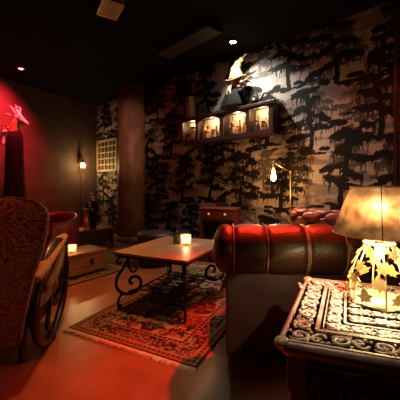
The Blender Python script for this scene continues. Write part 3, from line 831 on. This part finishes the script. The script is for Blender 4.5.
MB().box((SLEN/2+.015, .02, .325), (SLEN-.14, .17, .55)).build('back_panel', 'leather_base', t, bevel=.012)
MB().box((SLEN/2+.03, .33, .20), (SLEN-.17, .50, .26)).build('seat_base', 'leather_base', t, bevel=.015)
for k in range(2):
    w2 = (SLEN-.13)/2
    loft(MB(), [(.065+w2*(k+.5), .345, z_, w2/2-.006-i_, .235-i_) for z_, i_ in ((.332, .02), (.35, .004), (.42, .0), (.45, .012), (.462, .04))], 40, 6).build('seat_cushion', 'leather', t, True)
for x in (.30, SLEN-.11):
    for y in (.0, .45): MB().lathe([(0, 0), (.02, 0), (.03, .02), (.03, .045), (.02, .072), (0, .072)], (x, y, 0), 14).build('foot', 'dark_wood', t, True)

# ------------------------------------------------------------------ tufted sofa along the back wall
tb0 = wt(291, .20)
bl_ = 1.08
og = wl(tb0, .06)
t = thing('sofa', Vector((og.x, og.y, 0)), A, 'button-tufted red leather sofa along the papered wall', 'sofa')
# local: x along the wall to the right, y into the wall (negative = towards the room)
def tuft(x, s):      # diamond tufting, s = arc length over the back
    px_, ps = .25, .21
    best = 9
    for oy in (0, 1):
        for qx in (-1, 0, 1, 2):
            for qs in (-1, 0, 1, 2):
                bx = (math.floor(x/px_)+qx+.5*oy)*px_; bs = (math.floor(s/ps)+qs+.5*oy)*ps
                best = min(best, math.hypot((x-bx)/1.0, s-bs))
    a_ = x/px_; b_ = s/ps
    l1 = abs(((a_+b_) % 1.)-.5)*2; l2 = abs(((a_-b_) % 1.)-.5)*2      # 1 on crease lines
    crease = max(l1, l2)
    return -.034*math.exp(-(best/.030)**2) - .020*max(0, (crease-.72)/.28)
NX, NS = 150, 46
def backsurf(u_, v_):
    x = bl_*u_; s = v_*.62
    # profile: up the front of the back, then over the roll
    if s < .28: y, z, ny, nz = -.20, .40+s, -1, 0
    else:
        a = (s-.28)/.115; rad = .085+.03
        y, z, ny, nz = -.125-.0+(-.075-.0)*math.cos(a)*1.2, .68+.105*math.sin(a), -math.cos(a), math.sin(a)
    e = min(x, bl_-x); k = 0
    if e < .05: k = .05-math.sqrt(max(0, .05**2-(.05-e)**2))
    h_ = tuft(x, s)-k
    return Vector((x, y+ny*h_, z+nz*h_))
MB().grid(backsurf, NX, NS).build('tufted_back', 'tuft_leather', t, True)
MB().box((bl_/2, -.10, .42), (bl_-.06, .16, .60)).build('back_frame', 'leather_base', t, bevel=.01)
MB().box((bl_/2, -.38, .22), (bl_-.02, .54, .24)).build('seat_base', 'leather_base', t, bevel=.012)
loft(MB(), [(bl_/2, -.40, z_, bl_/2-.01-i_, .235-i_) for z_, i_ in ((.342, .02), (.36, .004), (.41, .0), (.435, .012), (.445, .04))], 40, 8).build('seat_cushion', 'tuft_leather', t, True)
bt = 0
for i in range(7):
    for oy in (0, 1):
        x = (i+.5*oy)*.25; s = (2+.5*oy)*.21 if oy else 2*.21
        if .04 < x < bl_-.04:
            q = backsurf(x/bl_, s/.62)
            MB().ell(q, (.011, .011, .011)).build('button', 'tuft_leather', t, True)
for x in (.08, bl_-.08):
    for y in (-.58, -.08): MB().cyl((x, y, 0), (x, y, .105), .02, .028, 12).build('foot', 'dark_wood', t)

# ------------------------------------------------------------------ floor lamp with bare bulb
fD = 3.42
fp = Vector((90.5/F*fD, fD, 0))
t = thing('floor_lamp', fp, 0, 'slim brass floor lamp with bare filament bulb beside the tufted sofa', 'floor lamp')
zz = lambda py: H0+(HY-py)*fD/F
xx_ = lambda px: (px-290.5)/F*fD
MB().lathe([(0, 0), (.10, 0), (.10, .012), (.03, .02), (0, .02)]).build('base', 'brass', t, True)
MB().cyl((0, 0, .015), (0, 0, zz(172)), .0075, n=10).build('pole', 'brass', t, True)
MB().cyl((0, 0, zz(172)), (xx_(275), 0, zz(163.5)), .0065, n=10).ell((0, 0, zz(172)), (.013, .013, .013)).build('arm', 'brass', t, True)
bx = xx_(273.5)
MB().cyl((bx, 0, zz(161)), (bx, 0, zz(165)), .010, n=10).cyl((bx, 0, zz(165)), (bx, 0, zz(170)), .019, .021, n=14).build('socket', 'brass', t, True)
MB().lathe([(0, 0), (.014, -.004), (.022, -.04), (.030, -.085), (.026, -.115), (.010, -.130), (0, -.132)], (bx, 0, zz(170))).build('bulb', 'bulb_soft', t, True)
light('POINT', 'floor_lamp_light', (bx-.05, -.07, zz(176)), 22, (1., .46, .15), t, .04)

# ------------------------------------------------------------------ wall cabinet
OFF = .20
k0, k1 = wt(181, OFF), wt(273, OFF)
ZB, ZT = 1.69, 2.10
og = wl(k0, 0, ZB); KL = k1-k0; KH = ZT-ZB
t = thing('wall_cabinet', og, A, 'dark wooden wall cabinet with four lit bays of bottles', 'wall cabinet')
MB().box((KL/2, -OFF/2-.005, KH-.02), (KL+.05, OFF+.03, .04)).build('top_board', 'dark_wood', t, bevel=.006)
MB().box((KL/2, -OFF/2, .02), (KL, OFF-.004, .04)).build('bottom_board', 'dark_wood', t, bevel=.003)
MB().box((KL/2, -.008, KH/2), (KL-.02, .012, KH-.08)).build('back_panel', 'cream_panel', t)
for x in (.012, KL-.012): MB().box((x, -OFF/2, KH/2), (.024, OFF-.006, KH-.082)).build('side_panel', 'dark_wood', t)
pxo = [(183, 195.5), (198, 219.5), (223.5, 246), (249.5, 268.5)]
bays = [(wt(a_, OFF)-k0, wt(b_, OFF)-k0) for a_, b_ in pxo]
divs = [(bays[i][1]+bays[i+1][0])/2 for i in range(3)]
for x in divs: MB().box((x, -OFF/2+.01, KH/2), (.02, OFF-.04, KH-.082)).build('divider', 'dark_wood', t)
lims = [0]+divs+[KL]
for i, (a_, b_) in enumerate(bays):
    L0, L1 = lims[i], lims[i+1]; z0, z1 = .001, KH-.041
    cx, cz = (a_+b_)/2, (.055+KH-.075)/2
    hw = (b_-a_)/2; lo, hi = .055, KH-.062; rise = .065 if i in (1, 2) else .0
    angs = sorted([2*math.pi*k/56 for k in range(56)] + [math.atan2(z-cz, x-cx) % (2*math.pi) for x in (L0, L1) for z in (z0, z1)] + [math.atan2(z-cz, x-cx) % (2*math.pi) for x in (a_, b_) for z in (lo, hi-rise)])
    def hit(ang, inside):
        s0, s1 = 0, 3.
        for _ in range(40):
            m_ = (s0+s1)/2
            if inside(cx+m_*math.cos(ang), cz+m_*math.sin(ang)): s0 = m_
            else: s1 = m_
        return (cx+s0*math.cos(ang), cz+s0*math.sin(ang))
    def top(x):
        q = min(1, abs(x-cx)/hw); return hi-rise*(1-math.sqrt(max(0, 1-q**2.6)))
    inn = [hit(g_, lambda x, z: abs(x-cx) < hw and lo < z < top(x)) for g_ in angs]
    out = [hit(g_, lambda x, z: L0 < x < L1 and z0 < z < z1) for g_ in angs]
    fm = MB(); nA = len(angs)
    fm.rings([[(x, y, z) for x, z in ring] for ring, y in ((out, -OFF-.004), (inn, -OFF-.004), (inn, -OFF+.016), (out, -OFF+.016))], cap=False, closed=True)
    fm.build('bay_frame', 'dark_wood', t)
    MB().box((cx, -OFF+.035, KH-.048), (hw*1.5, .02, .012)).build('light_strip', glow('strip_glow', (1., .55, .2), 6), t)
    light('POINT', 'bay_light', (cx, -.12, KH-.075), 4.5 if i in (1, 2) else 4, (1., .72, .42), t, .02)
for x in (.3, KL-.3):
    br = MB(); br.box((x, -.01, -.07), (.03, .018, .14)); br.box((x, -.075, -.01), (.03, .15, .018)); br.tube([(x, -.015, -.12), (x, -.14, -.018)], .010, 8)
    br.build('bracket', 'dark_wood', t)
# bottles
fill = [[('jar', 'green', 2, .15), ('jar', 'cream', 2, .19), ('bottle', 'amber', 1, .17)],
        [('bottle', 'amber', 0, .21), ('bottle', 'redglass', 0, .16), ('jar', 'redglass', 2, .12), ('bottle', 'cream', 1, .15), ('bottle', 'brownglass', 0, .24)],
        [('bottle', 'cream', 0, .16), ('bottle', 'brownglass', 0, .22), ('jar', 'cream', 2, .11), ('bottle', 'amber', 1, .17), ('bottle', 'orangeglass', 0, .21), ('bottle', 'redglass', 0, .22)],
        [('jar', 'cream', 2, .14), ('bottle', 'brownglass', 1, .18), ('jar', 'green', 2, .12), ('bottle', 'amber', 1, .15), ('jar', 'cream', 2, .16)]]
bayn = ['leftmost lit cabinet bay', 'second lit cabinet bay', 'third lit cabinet bay', 'rightmost lit cabinet bay']
posn = {3: ['left', 'middle', 'right'], 5: ['leftmost', 'second from left', 'middle', 'second from right', 'rightmost'], 6: ['leftmost', 'second from left', 'third from left', 'third from right', 'second from right', 'rightmost']}
cname = {'green': 'olive', 'cream': 'cream', 'amber': 'amber', 'redglass': 'red', 'brownglass': 'dark brown', 'orangeglass': 'orange'}
for i, items in enumerate(fill):
    a_, b_ = bays[i]; nI = len(items)
    for k, (nm, mm, kd, hh) in enumerate(items):
        x = a_+(b_-a_)*(k+.5)/nI
        rad = min(.040, (b_-a_)/nI*.42)
        y = -.085 - (.03 if k % 2 else 0)
        loc = og + d*x + n*y + Vector((0, 0, .0405))
        bottle(nm, loc, '%s %s, %s of those in the %s' % (cname[mm], nm, posn[nI][k], bayn[i]), mm, hh*1.25, rad*1.1, 'bottles and jars in the wall cabinet', kind=kd, cat=nm, lab=random.choice(['label_tan', 'wax', 'label_red']))

# on top of the wall cabinet
def onK(px, y): return og + d*(wt(px, -y)-k0) + n*y + Vector((0, 0, KH+.0005))
t = thing('canister', onK(190.5, -.11), A, 'tall gilded cylinder with a dark lid on the left end of the wall cabinet', 'canister')
MB().lathe([(0, 0), (.078, 0), (.080, .01), (.080, .34), (.074, .345), (0, .345)], n=32).build('canister_body', 'gilt_canister', t, True)
MB().lathe([(0, .345), (.09, .345), (.098, .36), (.09, .375), (.03, .385), (.012, .40), (0, .41)], n=32).build('lid', 'blackmetal', t, True)
for a in (250, 290): MB().box((.082*math.cos(R(a)), .082*math.sin(R(a)), .17), (.012, .012, .34)).build('strap', 'dark_wood', t)

wp = onK(236, -.15)
t = thing('witch_figure', wp, A, 'cloaked figure in a drooping ochre pointed hat on the wall cabinet', 'figurine')
S = .92
ck = MB(); rings = []
for z, rx, ry in ((0, .20, .095), (.06, .19, .095), (.14, .165, .09), (.22, .13, .085), (.27, .085, .07), (.30, .045, .045)):
    rings.append([(rx*(1+.06*math.cos(7*a))*math.cos(a)-.03, ry*(1+.06*math.cos(7*a))*math.sin(a), z) for a in [k*2*math.pi/42 for k in range(42)]])
ck.rings(rings).build('cloak', 'robe', t, True)
hd = MB()
hd.ell((.02, -.01, .335), (.075, .065, .085)).tube([(.07, -.03, .335), (.12, -.05, .33), (.17, -.06, .30)], [.03, .022, .010], 10)
hd.ell((.06, -.02, .28), (.05, .045, .035)).tube([(0, 0, .25), (.01, 0, .30)], [.05, .05], 10)
hd.build('head', 'skin', t, remesh=.009)
for sy in (-.045, .02): MB().ell((.082, sy, .36), (.010, .010, .010)).build('eye', 'black', t, True)
hr = MB()
for k in range(22):
    a = R(70)+R(200)*k/21; x, y = .07*math.cos(a), .06*math.sin(a)
    hr.tube(smoothcurve([(x*.8, y*.9, .40), (x*1.3-.01, y*1.3, .34), (x*1.5-.03, y*1.45, .27+.03*math.sin(k*2.1)), (x*1.7-.04, y*1.4, .21+.03*math.sin(k*1.7))], 4), [.020-.001*i for i in range(13)], 6)
hr.build('hair', 'hair', t, True)
ht = MB()
P = smoothcurve([(.0, 0, .385), (.0, 0, .45), (-.005, 0, .53), (.03, 0, .60), (.10, -.01, .645), (.17, -.02, .675)], 5)
ht.tube(P, [max(.012, .115-.0042*i+(.006*math.sin(i*1.3))) for i in range(len(P))], 18)
ht.build('hat_crown', 'hat', t, True)
MB().tube(smoothcurve([(.10, -.012, .648), (.15, -.02, .668), (.20, -.025, .70)], 4), [.026, .025, .024, .022, .02, .018, .015, .012, .006], 10).build('hat_tip', 'dark_wood', t, True)
bm_ = MB(); rings = []
for r_, dz in ((.05, .012), (.10, .004), (.165, 0), (.17, -.008), (.10, -.01), (.05, -.006)):
    rings.append([(r_*1.0*math.cos(a), r_*.72*math.sin(a), .40+dz+.030*math.cos(2*a)*(r_/.17)) for a in [k*2*math.pi/40 for k in range(40)]])
bm_.rings(rings).build('hat_brim', 'hat', t, True)
am = MB()
am.tube([(.08, -.04, .22), (.15, -.07, .20), (.19, -.07, .26)], [.035, .03, .022], 10)
am.build('sleeve', 'robe', t, True)
hn = MB(); hn.ell((.195, -.07, .285), (.022, .016, .026))
for k in range(4): hn.tube([(.19+.008*k, -.085+.009*k, .30), (.215+.016*k, -.09+.011*k, .33-.01*k), (.235+.014*k, -.09+.011*k, .335-.018*k)], [.008, .007, .005], 6)
hn.tube([(.18, -.075, .28), (.175, -.095, .30), (.185, -.105, .315)], [.008, .007, .005], 6)
hn.build('hand', 'skin', t, True)
MB().cyl((.14, -.07, .315), (.42, -.075, .42), .006, .003, 8).build('wand', 'hat', t, True)

t = thing('kettle', onK(255, -.11), A, 'small black kettle with curled handle right of the hatted figure', 'kettle')
MB().lathe([(0, 0), (.05, 0), (.066, .02), (.07, .055), (.055, .09), (.03, .105), (0, .11)]).build('kettle_body', 'blackmetal', t, True)
MB().lathe([(0, .105), (.012, .107), (.014, .122), (0, .13)]).build('lid_knob', 'blackmetal', t, True)
MB().tube(smoothcurve([(.055, 0, .05), (.10, 0, .08), (.125, 0, .13), (.165, 0, .14)]), [.016-.0004*i for i in range(19)], 8).build('spout', 'blackmetal', t, True)
MB().tube(smoothcurve([(-.055, 0, .08), (-.09, 0, .12), (-.05, 0, .17), (.01, 0, .175), (.04, 0, .10)]), .007, 8).build('handle', 'blackmetal', t, True)

# ------------------------------------------------------------------ ornate side table
TZ = .60
s0 = at(275, 340, TZ)
ea = Vector((math.cos(R(-19)), math.sin(R(-19)), 0)); eb = Vector((math.cos(R(63)), math.sin(R(63)), 0))
SW, SDp = .60, .655
def mp_(c): return ea*c.x + eb*c.y + Vector((0, 0, c.z))
t = thing('side_table', Vector((s0.x, s0.y, 0)), 0, 'ornate cast metal side table carrying the leaf lamp', 'side table')
def B(mb, name, m, **k): return mb.map(mp_).build(name, m, t, **k)
def rrect(x0, y0, x1, y1, r, z, k=6):
    pts = []
    for cx, cy, a0_ in ((x1-r, y1-r, 0), (x0+r, y1-r, 90), (x0+r, y0+r, 180), (x1-r, y0+r, 270)):
        for i in range(k+1):
            a = R(a0_+90*i/k); pts.append((cx+r*math.cos(a), cy+r*math.sin(a), z))
    return pts
B(MB().rings([rrect(i_, i_, SW-i_, SDp-i_, .03, z) for i_, z in ((.030, TZ-.052), (.012, TZ-.046), (.004, TZ-.034), (.0, TZ-.020), (.002, TZ-.010), (.008, TZ-.004), (.014, TZ-.002), (.018, TZ-.004), (.019, TZ-.011))]), 'rim', 'silver_leg', smooth=True)
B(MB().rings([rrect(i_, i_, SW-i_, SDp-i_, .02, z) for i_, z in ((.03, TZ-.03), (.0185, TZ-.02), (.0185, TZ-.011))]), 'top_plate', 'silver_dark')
fl = MB()      # flat raised mouldings
def frame_line(i_, w_, z):
    fl.rings([rrect(i_+k_, i_+k_, SW-i_-k_, SDp-i_-k_, .012, zz_) for k_, zz_ in ((0, TZ-.011), (0, z), (w_, z), (w_, TZ-.011))], cap=False, closed=True)
frame_line(.012, .008, TZ+.0); frame_line(.098, .012, TZ+.001); frame_line(.118, .004, TZ-.002)
frame_line(.178, .008, TZ)
B(fl, 'moulding', 'silver')
def scroll_band(mb, p0, p1, wdt, unit, inw):
    """running scrolls between two corner points, inw = inward unit vector"""
    p0, p1 = Vector(p0), Vector(p1); L = (p1-p0).length; tx = (p1-p0)/L; k = max(1, round(L/unit)); u_ = L/k
    z = TZ-.0045
    for i in range(k):
        c = p0+tx*(u_*(i+.5))+inw*wdt/2; sg = 1 if i % 2 else -1
        def W(a_, b_): q = c+tx*a_+inw*b_*sg; return (q.x, q.y, z)
        r_ = min(wdt*.40, u_*.30)
        sp1 = [W(a_, b_) for a_, b_ in spiral(-u_*.17, 0, r_*.28, r_, R(20), 1.35)]
        mb.tube(sp1, [.0035+.004*math.sin(math.pi*min(1, .15+.85*q/26)) for q in range(27)], 7)
        mb.tube(smoothcurve([W(-u_*.17+r_*.4, r_*.9), W(u_*.08, r_*.5), W(u_*.22, -r_*.4), W(u_*.40, -r_*.75), W(u_*.5, -r_*.2)], 4), .0058, 7)
        mb.tube([W(a_, b_) for a_, b_ in spiral(u_*.27, r_*.45, r_*.12, r_*.48, R(-60), 1.1)], .0048, 7)
        q = c+tx*(-u_*.17); mb.ell((q.x, q.y, z), (.007, .007, .007), u=10, v=6)
        for da, db in ((u_*.1, -r_*.9), (u_*.42, r_*.85), (-u_*.44, -r_*.75), (u_*.06, r_*.95)):
            q = W(da, db); mb.ell(q, (.0085, .0055, .006), Matrix.Rotation(random.uniform(0, 3), 3, 'Z'), 10, 6)
bs = MB()
x0_, x1_, y0_, y1_ = .022, SW-.022, .022, SDp-.022; bw = .075
scroll_band(bs, (x0_, y0_), (x1_, y0_), bw, .105, Vector((0, 1)))
scroll_band(bs, (x0_, y1_), (x1_, y1_), bw, .105, Vector((0, -1)))
scroll_band(bs, (x0_, y0_+bw), (x0_, y1_-bw), bw, .10, Vector((1, 0)))
scroll_band(bs, (x1_, y0_+bw), (x1_, y1_-bw), bw, .10, Vector((-1, 0)))
B(bs, 'border_scrollwork', 'silver', smooth=True)
ib = MB(); j0 = .125
scroll_band(ib, (j0, j0), (SW-j0, j0), .05, .075, Vector((0, 1)))
scroll_band(ib, (j0, SDp-j0), (SW-j0, SDp-j0), .05, .075, Vector((0, -1)))
scroll_band(ib, (j0, j0+.05), (j0, SDp-j0-.05), .05, .075, Vector((1, 0)))
scroll_band(ib, (SW-j0, j0+.05), (SW-j0, SDp-j0-.05), .05, .075, Vector((-1, 0)))
B(ib, 'inner_scrollwork', 'silver', smooth=True)
pb = MB(); j1 = .19
for i in range(4): scroll_band(pb, (j1, j1+.01+i*.068), (SW-j1, j1+.01+i*.068), .066, .075, Vector((0, 1)))
B(pb, 'centre_scrollwork', 'silver', smooth=True)
for cx, cy in ((.028, .028), (SW-.028, .028), (SW-.028, SDp-.028), (.028, SDp-.028)):
    B(MB().ell((cx-.012*(1 if cx < .3 else -1), cy-.012*(1 if cy < .3 else -1), TZ-.010), (.022, .022, .016)), 'corner_boss', 'silver', smooth=True)
B(MB().ell((.004, .50, TZ-.004), (.013, .018, .013)).ell((-.004, .50, TZ+.008), (.009, .010, .009)), 'edge_knob', 'silver_leg', smooth=True)
for cx, cy in ((.055, .055), (SW-.055, .055), (SW-.055, SDp-.055), (.055, SDp-.055)):
    g = MB()
    for hh, z0_, z1_ in ((.028, TZ-.16, TZ-.045), (.020, .06, TZ-.16), (.027, .0, .06)): g.box((cx, cy, (z0_+z1_)/2), (hh*2, hh*2, z1_-z0_-.0005))
    B(g, 'leg', 'silver_leg', bevel=.005)
def apron(a_, b_, inw, nm):
    a_, b_ = Vector((*a_, 0)), Vector((*b_, 0)); L = (b_-a_).length; tx = (b_-a_)/L; yv = Vector((*inw, 0))
    def W(s, z, o): q = a_+tx*s+yv*o; return (q.x, q.y, z)
    g = MB(); c = a_+tx*L/2
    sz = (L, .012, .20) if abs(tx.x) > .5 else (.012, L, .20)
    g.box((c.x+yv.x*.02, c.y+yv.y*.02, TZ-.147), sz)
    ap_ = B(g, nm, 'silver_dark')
    g = MB()
    g.tube([W(.0, TZ-.085, .010), W(L, TZ-.085, .010)], .006, 8)
    k = 4
    for i in range(k):
        s = L*(i+.5)/k; sg = 1 if i < k/2 else -1
        g.tube([W(s+sg*p_, TZ-.165+q_, .012) for p_, q_ in spiral(0, 0, .012, .055, R(30), 1.5)], .0065, 7)
        g.tube(smoothcurve([W(s-sg*.06, TZ-.235, .012), W(s-sg*.02, TZ-.215, .008), W(s+sg*.03, TZ-.225, .010), W(s+sg*.065, TZ-.19, .012)], 4), .007, 7)
        for q in range(5): g.ell(W(s+random.uniform(-.06, .06), TZ-random.uniform(.11, .23), .010), (.012, .010, .009), u=10, v=6)
    for q in range(int(L/.022)): g.ell(W(.011+q*.022, TZ-.10, .012), (.007, .007, .006), u=8, v=6)
    g.map(mp_).build('apron_relief', 'silver_leg', ap_, True)
apron((.085, .045), (SW-.085, .045), (0, 1), 'apron')
apron((.085, SDp-.045), (SW-.085, SDp-.045), (0, -1), 'apron')
apron((.045, .085), (.045, SDp-.085), (1, 0), 'apron')
apron((SW-.045, .085), (SW-.045, SDp-.085), (-1, 0), 'apron')

# ------------------------------------------------------------------ leaf lamp
LD = 1.12; lp_ = Vector((179/F*LD, LD, TZ+.004))
t = thing('table_lamp', lp_, R(10), 'table lamp with parchment shade and gilt leaf openwork base', 'table lamp')
hexr = lambda r_, z: [(r_*math.cos(R(60*k)), r_*math.sin(R(60*k)), z) for k in range(6)]
MB().rings([hexr(.112, 0), hexr(.114, .004), hexr(.108, .010)]).build('base_plate', 'wire', t)
prof = [(.106, .010), (.108, .03), (.106, .06), (.098, .10), (.086, .14), (.070, .18), (.056, .205), (.050, .222)]
for k in range(6):
    a = R(60*k+0)
    MB().tube(smoothcurve([(r_*math.cos(a), r_*math.sin(a), z) for r_, z in prof], 3), .0032, 6).build('rib', 'wire', t, True)
for r_, z in ((.050, .222),):
    MB().tube([(r_*math.cos(R(12*k)), r_*math.sin(R(12*k)), z) for k in range(30)], .006, 8, True).build('neck_ring', 'wire', t, True)
def pr(z):
    for (r0, z0), (r1, z1) in zip(prof, prof[1:]):
        if z0 <= z <= z1: return r0+(r1-r0)*(z-z0)/(z1-z0)
    return prof[-1][0]
def leafshape(s):
    # ivy leaf outline, five lobes
    pts = [(0, -.6), (.12, -.42), (.52, -.52), (.42, -.18), (.78, .10), (.36, .22), (.30, .52), (0, .86)]
    o_ = [(x*s, y*s) for x, y in pts] + [(-x*s, y*s) for x, y in reversed(pts[1:-1])]
    return o_
li = 0
for row, (z, cnt, s) in enumerate(((.036, 7, .038), (.088, 7, .038), (.140, 6, .036), (.188, 6, .030))):
    for k in range(cnt):
        a = 2*math.pi*(k+.5*(row % 2)+random.uniform(-.1, .1))/cnt
        r_ = pr(z)+.003; 
        slope = math.atan2(pr(z)-pr(min(z+.02, .22)), .02)
        fwd = Vector((math.cos(a), math.sin(a), math.sin(slope))).normalized()
        tx = Vector((-math.sin(a), math.cos(a), 0)); ty = fwd.cross(tx)
        rot = Matrix((tx, ty, fwd)).transposed().to_4x4() @ Matrix.Rotation(random.uniform(-.9, .9), 4, 'Z') @ Matrix.Rotation(random.uniform(-.25, .25), 4, 'X')
        MB().prism(leafshape(s), .0022, Matrix.Translation((r_*math.cos(a), r_*math.sin(a), z+random.uniform(-.008, .008))) @ rot).build('leaf', 'gold', t)
MB().cyl((0, 0, .010), (0, 0, .225), .004, n=8).build('stem', 'wire', t, True)
MB().lathe([(0, .222), (.014, .222), (.016, .262), (.02, .292), (0, .292)], (-.02, -.024, 0)).build('socket', 'brass', t, True)
MB().lathe([(0, .27), (.014, .275), (.030, .315), (.034, .345), (.024, .375), (0, .385)], (-.030, -.034, .02)).build('bulb', 'bulb', t, True)
SB, ST = .863-lp_.z, 1.043-lp_.z
sh = MB(); N_ = 48
sh.rings([[(r_*math.cos(2*math.pi*k/N_), r_*math.sin(2*math.pi*k/N_), z) for k in range(N_)] for r_, z in ((.163, SB), (.1315, (SB+ST)/2), (.100, ST), (.0985, ST), (.130, (SB+ST)/2), (.1615, SB))], cap=False, closed=True)
so = sh.build('lamp_shade', 'shade', t, True)
for r_, z in ((.1625, SB), (.0995, ST)):
    MB().tube([(r_*math.cos(2*math.pi*k/N_), r_*math.sin(2*math.pi*k/N_), z) for k in range(N_)], .0028, 6, True).build('trim', 'gold', so, True)
sm = MB(); a = R(232)
sm.tube([(.1642*math.cos(a), .1642*math.sin(a), SB), (.1012*math.cos(a), .1012*math.sin(a), ST)], .0018, 6); sm.build('seam', 'dark_wood', so, True)
sp_ = MB()
for k in range(3): sp_.tube([(.018*math.cos(R(120*k)), .018*math.sin(R(120*k)), .265), (.128*math.cos(R(120*k)), .128*math.sin(R(120*k)), (SB+ST)/2)], .0015, 5)
sp_.build('shade_spider', 'wire', t)
light('POINT', 'lamp_light', (-.063, -.074, .360), 19, (1., .78, .50), t, .006)
MB().lathe([(0, .205), (.008, .203), (.014, .185), (.012, .168), (0, .160)]).build('base_bulb', 'bulb_soft', t, True)
light('POINT', 'base_light', (.0, .0, .148), 3.4, (1., .72, .36), t, .02)
# ------------------------------------------------------------------ world, camera, colour
w = bpy.data.worlds.new('night'); scn.world = w; w.use_nodes = True
w.node_tree.nodes['Background'].inputs['Color'].default_value = (.010, .006, .006, 1); w.node_tree.nodes['Background'].inputs['Strength'].default_value = .3
cam = bpy.data.cameras.new('camera'); co = bpy.data.objects.new('camera', cam); COL.objects.link(co)
co.location = (0, 0, H0); co.rotation_euler = (R(90), 0, 0)
cam.sensor_width = 36; cam.sensor_fit = 'HORIZONTAL'; cam.lens = 36*F/400; cam.shift_y = -15/400; cam.clip_start = .02
scn.camera = co
vs = scn.view_settings; vs.view_transform = 'Standard'; vs.look = 'None'; vs.exposure = 0; vs.gamma = 1; vs.use_curve_mapping = False
